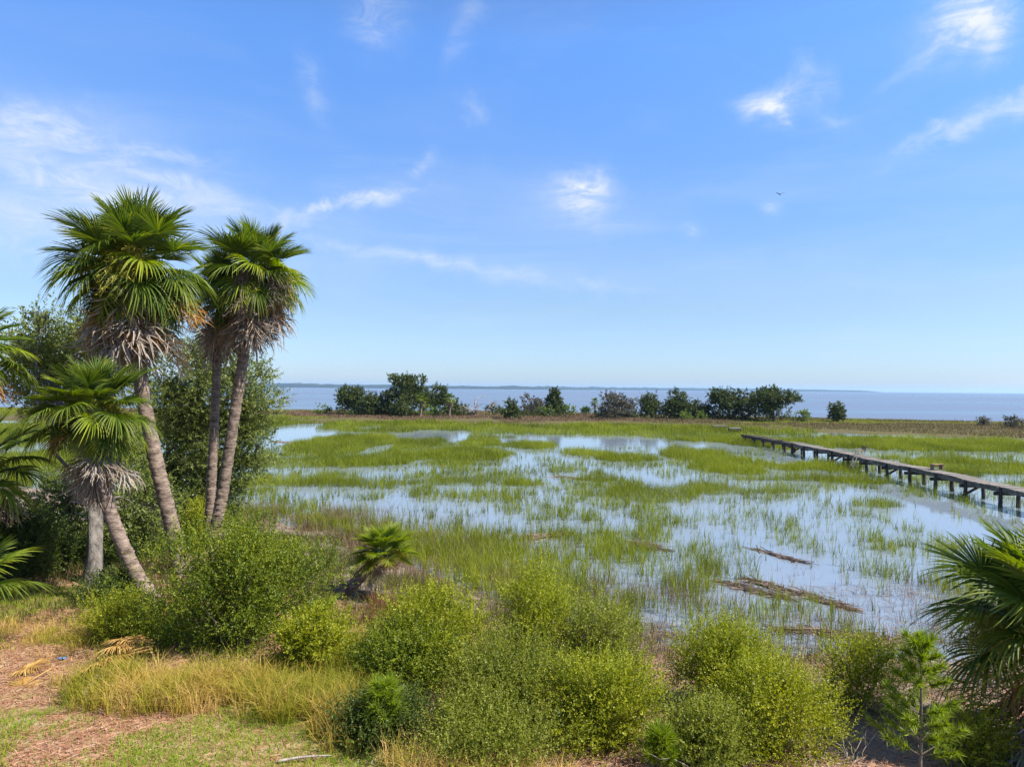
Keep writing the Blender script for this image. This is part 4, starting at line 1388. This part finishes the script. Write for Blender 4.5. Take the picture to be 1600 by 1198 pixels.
raft('longest raft of dead reeds floating toward open water at the right', (1165, 908), (1325, 952), .13, 300, 1, .05)
raft('thin lower arm of dead reeds beside the longest raft', (1130, 912), (1230, 936), .1, 130, 2, -.05)
raft('small reed raft between stems above the longest raft', (1180, 858), (1262, 880), .10, 70, 3)
raft('dark curved reed raft at the left water edge above the leaning palm', (462, 808), (535, 812), .5, 260, 4, .2)
raft('thin reed line on the water just right of the leaning palm crown', (625, 833), (668, 838), .4, 120, 5)
raft('pale reed raft in the grass middle of the near marsh', (818, 842), (880, 834), .6, 170, 6)
raft('narrow reed line on the water left of the dense middle stand', (868, 744), (940, 752), .4, 90, 7)
raft('short reed line floating at the left edge of the near pool', (985, 848), (1040, 860), .35, 110, 8)
raft('reed raft at the mud edge behind the tall right bushes', (1215, 985), (1400, 1003), .14, 220, 9, .1)
raft('reed raft against the shore left of the right palm', (1370, 1012), (1450, 1000), .15, 110, 10)
raft('pale reed streak on the water at the far left pool', (425, 690), (470, 692), .6, 90, 11)

# ---------------------------------------------------------------- dock
DA, DB = Vector((23.2, 24.0, 0)), Vector((24.3, 58.5, 0))
dv = (DB - DA).normalized()
dn = Vector((dv.y, -dv.x, 0))                 # to the right of the walk
DZ = 1.0
root = empty('dock', (DA.x, DA.y, 0))
tag(root, 'long weathered wooden boardwalk on dark posts crossing the marsh', 'dock')
r = np.random.default_rng(5)
Ld = (DB - DA).length
DM = Matrix((( dn.x, dv.x, 0, 0), (dn.y, dv.y, 0, 0), (0, 0, 1, 0), (0, 0, 0, 1)))
sag = lambda s: .03 * math.sin(s * .55) + .02 * math.sin(s * 1.7)
ch = []
s = 0.0
while s < Ld:
    w = .142
    if r.random() > .03:
        o_ = r.normal(0, .018)
        ch.append(xform(box((-.48 + o_, s, DZ - .045 + sag(s) + r.normal(0, .005)), (.48 + o_, s + w - .008, DZ + sag(s) + r.normal(0, .006))), DM) + (r.random(),))
    s += w
obj('deck', mesh('deck', ch, M['dock_wood']), root)


def loc_(x, s_, z):
    return tuple(DM @ Vector((x, s_, z)))


for sx_ in (-.38, .38):
    ch = []
    k = 0.0
    while k < Ld:
        e_ = min(k + 2.58, Ld)
        ch.append(bar(loc_(sx_, k, DZ - .17 + sag(k)), loc_(sx_, e_, DZ - .17 + sag(e_)), .06, .2))
        k += 2.6
    obj('stringer', mesh('stringer', ch, M['dock_beam']), root)
k, i = 0.35, 0
while k < Ld:
    for sx_ in (-.43, .43):
        lean = r.normal(0, .05, 2)
        p0, p1 = np.array(loc_(sx_ + lean[0], k + lean[1], -.6)), np.array(loc_(sx_ * .98, k, DZ - .05))
        obj('post', mesh('post', [tube(p0 + (p1 - p0) * np.linspace(0, 1, 6)[:, None], np.array([.10, .10, .105, .10, .095, .09]) * r.uniform(.85, 1.1), 9, noise=.03, seed=i)], M['dock_post'], True), root)
        i += 1
    obj('cap_beam', mesh('cap_beam', [bar(loc_(-.66, k + .13, DZ - .35), loc_(.66, k + .13, DZ - .35), .07, .17)], M['dock_post']), root)
    if int(k / 2.6) % 3 == 1:
        obj('brace', mesh('brace', [bar(loc_(-.43, k + .24, .12), loc_(.4, k + .24, DZ - .4), .05, .12)], M['dock_post']), root)
    k += 2.6
for o in root.children:
    o.matrix_parent_inverse = Matrix.Identity(4)

# the far stretch has lost its planks: dark beams on short posts
DC = Vector((24.5, 72.5, 0))
root = empty('dock_ruin', (DB.x, DB.y, 0))
tag(root, 'far dark stretch of the dock with only beams and posts left', 'dock')
d2 = (DC - DB).normalized()
n2 = Vector((d2.y, -d2.x, 0))
L2 = (DC - DB).length
D2 = Matrix(((n2.x, d2.x, 0, 0), (n2.y, d2.y, 0, 0), (0, 0, 1, 0), (0, 0, 0, 1)))
for sx_ in (-.38, .38):
    ch = []
    k = .2
    while k < L2 - 2.5:
        ch.append(bar(D2 @ Vector((sx_, k, DZ - .22 - .006 * k)), D2 @ Vector((sx_, k + 2.55, DZ - .22 - .006 * (k + 2.6) + r.normal(0, .03))), .1, .24))
        k += 2.6
    obj('stringer', mesh('stringer', ch, M['dock_post']), root)
ch = []
for k in np.arange(.4, L2 - 2.6, .19):
    if r.random() < .35:
        obj('plank', mesh('plank', [xform(box((-.48 + r.normal(0, .05), k, DZ - .097 - .006 * k), (.48 + r.normal(0, .05), k + .14, DZ - .06 - .006 * k)), D2)], M['dock_beam']), root)
k = 1.2
while k < L2:
    for sx_ in (-.43, .43):
        p0, p1 = np.array(D2 @ Vector((sx_, k, -.6))), np.array(D2 @ Vector((sx_, k, DZ - .2 - .006 * k + r.uniform(0, .12))))
        obj('post', mesh('post', [tube(p0 + (p1 - p0) * np.linspace(0, 1, 4)[:, None], np.full(4, .11), 8)], M['dock_post'], True), root)
    obj('cap_beam', mesh('cap_beam', [bar(D2 @ Vector((-.64, k + .15, DZ - .38 - .006 * k)), D2 @ Vector((.64, k + .15, DZ - .38 - .006 * k)), .08, .18)], M['dock_post']), root)
    k += 2.6


def fragment(label, px, py, wid):
    c = gp(px, py + 6, .1)
    root = empty('dock_fragment', (c.x, c.y, 0))
    tag(root, label, 'dock remnant', 'cut off pieces at the far dock end')
    w = wid / F * c.y / 2
    ch = [box((-w, -.6 + j * .3, .62), (w, -.33 + j * .3, .67)) for j in range(4)]
    obj('deck', mesh('deck', ch, M['dock_wood']), root)
    for sx_ in (-w * .8, w * .8):
        for sy in (-.5, .5):
            p = np.array([(sx_, sy, -.3), (sx_, sy, .3), (sx_, sy, .615)])
            obj('post', mesh('post', [tube(p, np.full(3, .09), 8)], M['dock_post'], True), root)
    obj('cap_beam', mesh('cap_beam', [bar((-w, -.64, .53), (w, -.64, .53), .05, .12)], M['dock_beam']), root)


fragment('leftmost cut off bit of dock deck beyond the end of the boardwalk', 1124, 665, 22)
fragment('cut off bit of dock deck nearest the end of the boardwalk', 1148, 669, 18)


def put(root, s_, x_, z_, rz=0):
    root.matrix_world = Matrix.Translation(DA + DM @ Vector((x_, s_, z_))) @ Matrix.Rotation(math.atan2(dn.y, dn.x) + rz, 4, 'Z')


# tilted bench further out: slanted board seat with a raked back
root = empty('bench', (0, 0, 0))
tag(root, 'tilted brown plank bench with a raked back on the far part of the boardwalk', 'bench')
obj('seat', mesh('seat', [bar((-.42, -.22 + j * .16, .34 + j * .01), (.42, -.22 + j * .16, .40 + j * .01), .14, .035) for j in range(3)], M['bench_wood']), root)
for j, z_ in enumerate((.46, .60, .74)):
    pass
obj('backrest', mesh('backrest', [bar((.44 + j * .07, -.34, .45 + j * .13), (.44 + j * .07, .34, .45 + j * .13), .03, .11) for j in range(3)] + [bar((.40, y_, .3), (.62, y_, .80), .05, .04) for y_ in (-.3, .3)], M['bench_wood']), root)
for x_ in (-.34, .34):
    for y_ in (-.22, .18):
        obj('leg', mesh('leg', [bar((x_, y_, 0), (x_, y_, .35 + .06 * (x_ > 0)), .05, .05)], M['bench_wood']), root)
put(root, 47.8 - 24.0, .40, DZ + .03, .15)
root.scale = (.66, .66, .72)
# small flat bench beside the nearer part
root = empty('bench', (0, 0, 0))
tag(root, 'small flat wooden bench at the right side of the nearer boardwalk', 'bench')
obj('seat', mesh('seat', [box((-.38, -.2 + j * .14, .40), (.38, -.08 + j * .14, .44)) for j in range(3)], M['bench_wood']), root)
for x_ in (-.3, .3):
    obj('leg', mesh('leg', [box((x_ - .03, -.16, 0), (x_ + .03, .18, .397))], M['bench_wood']), root)
obj('rail', mesh('rail', [box((-.268, -.02, .22), (.268, .03, .30))], M['bench_wood']), root)
put(root, 38.6 - 24.0, .36, DZ + .045, .1)
root.scale = (.85, .85, .7)
# ladder leaning on the left side below the tilted bench
root = empty('ladder', (0, 0, 0))
tag(root, 'pale wooden ladder going down from the dock into the water', 'ladder')
for y_ in (-.22, .22):
    obj('rail', mesh('rail', [bar((-.42, y_, -1.05), (.0, y_, .12), .04, .07)], M['bleached']), root)
for q in np.linspace(.12, .9, 4):
    obj('rung', mesh('rung', [bar((-.42 + .42 * q, -.198, -1.05 + 1.17 * q), (-.42 + .42 * q, .198, -1.05 + 1.17 * q), .05, .03)], M['bleached']), root)
put(root, 46.0 - 24.0, -.70, DZ)

# ---------------------------------------------------------------- fallen fronds, twigs, scrap, bird
def fallen(label, px, py, kind, n, sc, seed, lift=.12, azd=None):
    r = np.random.default_rng(seed)
    c = gp(px, py, .75)
    root = empty('fallen_frond', (c.x, c.y, hz(c.x, c.y)))
    tag(root, label, 'palm frond', 'fallen palm fronds on the lawn')
    a0 = r.uniform(0, 360) if azd is None else azd
    for i in range(n):
        leaf_obj('frond_blade', FR[kind][i % len(FR[kind])], root, (0, 0, lift + .05 * i), a0 + r.normal(0, 30), r.uniform(-9, 4), sc * r.uniform(.85, 1.1), r.normal(0, 18))


fallen('large golden heap of fallen palm fronds in front of the biggest shrub', 238, 1046, 'gold', 5, .62, 1, .26, 175)
fallen('pale dry fallen frond drooping below the golden heap', 232, 1078, 'grey', 2, .45, 2, .05, -60)
fallen('flat golden fallen frond lying on the bare ground at the left', 80, 1056, 'gold', 3, .42, 3, .10, 190)
r = np.random.default_rng(3)
A, B = gp(125, 1092, .78), gp(172, 1050, .78)
root = obj('fallen_stalk', mesh('fallen_stalk', [tube(spline([(0, 0, .03), ((B.x - A.x) * .3, (B.y - A.y) * .35, .10), (B.x - A.x, B.y - A.y, .2)], 14), np.concatenate([[.002], np.linspace(.028, .012, 12), [.002]]), 7)], M['bleached'], True), None, (A.x, A.y, hz(A.x, A.y)))
tag(root, 'curved tan palm stalk lying at the edge of the tall grass', 'stalk')
A, B = gp(430, 1188, .75), gp(520, 1178, .75)
root = obj('fallen_stalk', mesh('fallen_stalk', [tube(spline([(0, 0, .03), ((B.x - A.x) * .5, (B.y - A.y) * .5, .05), (B.x - A.x, B.y - A.y, .03)], 14), np.concatenate([[.002], np.linspace(.02, .010, 12), [.002]]), 7)], M['bleached'], True), None, (A.x, A.y, hz(A.x, A.y)))
tag(root, 'straight pale stick lying at the bottom of the littered lawn', 'stick')
for lab, px, Y, n, sd_, h in (('bleached bare twigs sticking up at the bottom edge right of center', 1100, 8.55, 9, 5, .55), ('tangle of dry gray branches at the bottom right below the thin bush', 1330, 9.4, 8, 6, .4)):
    c = at(px, 1198, Y)
    z0 = hz(c.x, Y)
    r = np.random.default_rng(sd_)
    root = obj('dead_branch', mesh('dead_branch', limbs(r, (0, 0, 0), [(r.normal(0, .4), r.normal(0, .2), h * r.uniform(.6, 1.2)) for _ in range(n)], .018, 8, .12, 5), M['bleached'], True), None, (c.x, Y, z0))
    tag(root, lab, 'branch')
c = gp(97, 1029, .78)
r = np.random.default_rng(8)
gv_ = np.stack(np.meshgrid(np.linspace(-.05, .05, 6), np.linspace(-.04, .04, 6)), -1).reshape(-1, 2)
v = np.concatenate([gv_ + r.normal(0, .006, gv_.shape), .03 + r.normal(0, .012, (36, 1))], 1)
i = (np.arange(5)[:, None] * 6 + np.arange(5)[None, :]).ravel()
bm2, t, b = material('blue_plastic')
b.inputs['Base Color'].default_value = (.1, .3, .62, 1)
b.inputs['Roughness'].default_value = .4
ob = obj('plastic_scrap', mesh('plastic_scrap', [(v, np.stack([i, i + 1, i + 7, i + 6], -1))], bm2), None, (c.x, c.y, hz(c.x, c.y)))
ob.modifiers.new('thick', 'SOLIDIFY').thickness = .004
tag(ob, 'tiny crumpled blue scrap lying on the grass at the left', 'litter')

c = at(1219, 304, 62)
bmat, t, b = material('bird_plumage')
b.inputs['Base Color'].default_value = (.02, .02, .022, 1)
b.inputs['Roughness'].default_value = .7
root = empty('bird', c)
tag(root, 'tiny dark bird gliding high in the blue sky', 'bird')
xs = np.linspace(-.2, .24, 12)
body = tube(np.stack([xs * .3, xs, .02 * np.sin(xs * 6)], -1), np.array([.005, .02, .035, .045, .05, .052, .048, .04, .036, .034, .024, .004]), 10)
tail = (np.array([(-.05, -.3, .0), (.05, -.3, .0), (.02, -.12, .012), (-.02, -.12, .012), (0, -.2, -.012)]), np.array([(0, 1, 2, 3)]))
obj('body', mesh('body', [body, tail], bmat, True), root)
for sg in (-1, 1):
    q = np.linspace(0, 1, 9)
    sp_ = np.stack([sg * (.03 + .42 * q), .06 + .05 * np.sin(q * 3) - .10 * q ** 2, .03 + .13 * np.sin(q * 2.2)], -1)
    wch = .16 * (1 - q ** 2.2) + .01
    up = np.array([0, 0, .010]) * (1 - q[:, None])
    fr_, bk = sp_ + np.array([0, 1, 0]) * (wch * .35)[:, None], sp_ - np.array([0, 1, 0]) * (wch * .65)[:, None]
    v = np.concatenate([fr_, sp_ + up, bk, sp_ - up])
    j = np.arange(8)
    f = np.concatenate([np.stack([a * 9 + j, a * 9 + j + 1, b2 * 9 + j + 1, b2 * 9 + j], -1) for a, b2 in ((0, 1), (1, 2), (2, 3), (3, 0))])
    obj('wing', mesh('wing', [(v, f)], bmat, True), root)

# ---------------------------------------------------------------- air
hm = bpy.data.materials.new('haze')
hm.use_nodes = True
t = hm.node_tree
t.nodes.clear()
pv = t.nodes.new('ShaderNodeVolumePrincipled')
pv.inputs['Color'].default_value = (.5, .74, 1.0, 1)
pv.inputs['Density'].default_value = .00008
pv.inputs['Anisotropy'].default_value = .3
om = t.nodes.new('ShaderNodeOutputMaterial')
t.links.new(pv.outputs[0], om.inputs['Volume'])
tag(obj('haze', mesh('haze', [box((-14500, -450, -6), (14500, 14300, 60))], hm)), 'pale blue haze over the far bay', 'haze', kind='stuff')
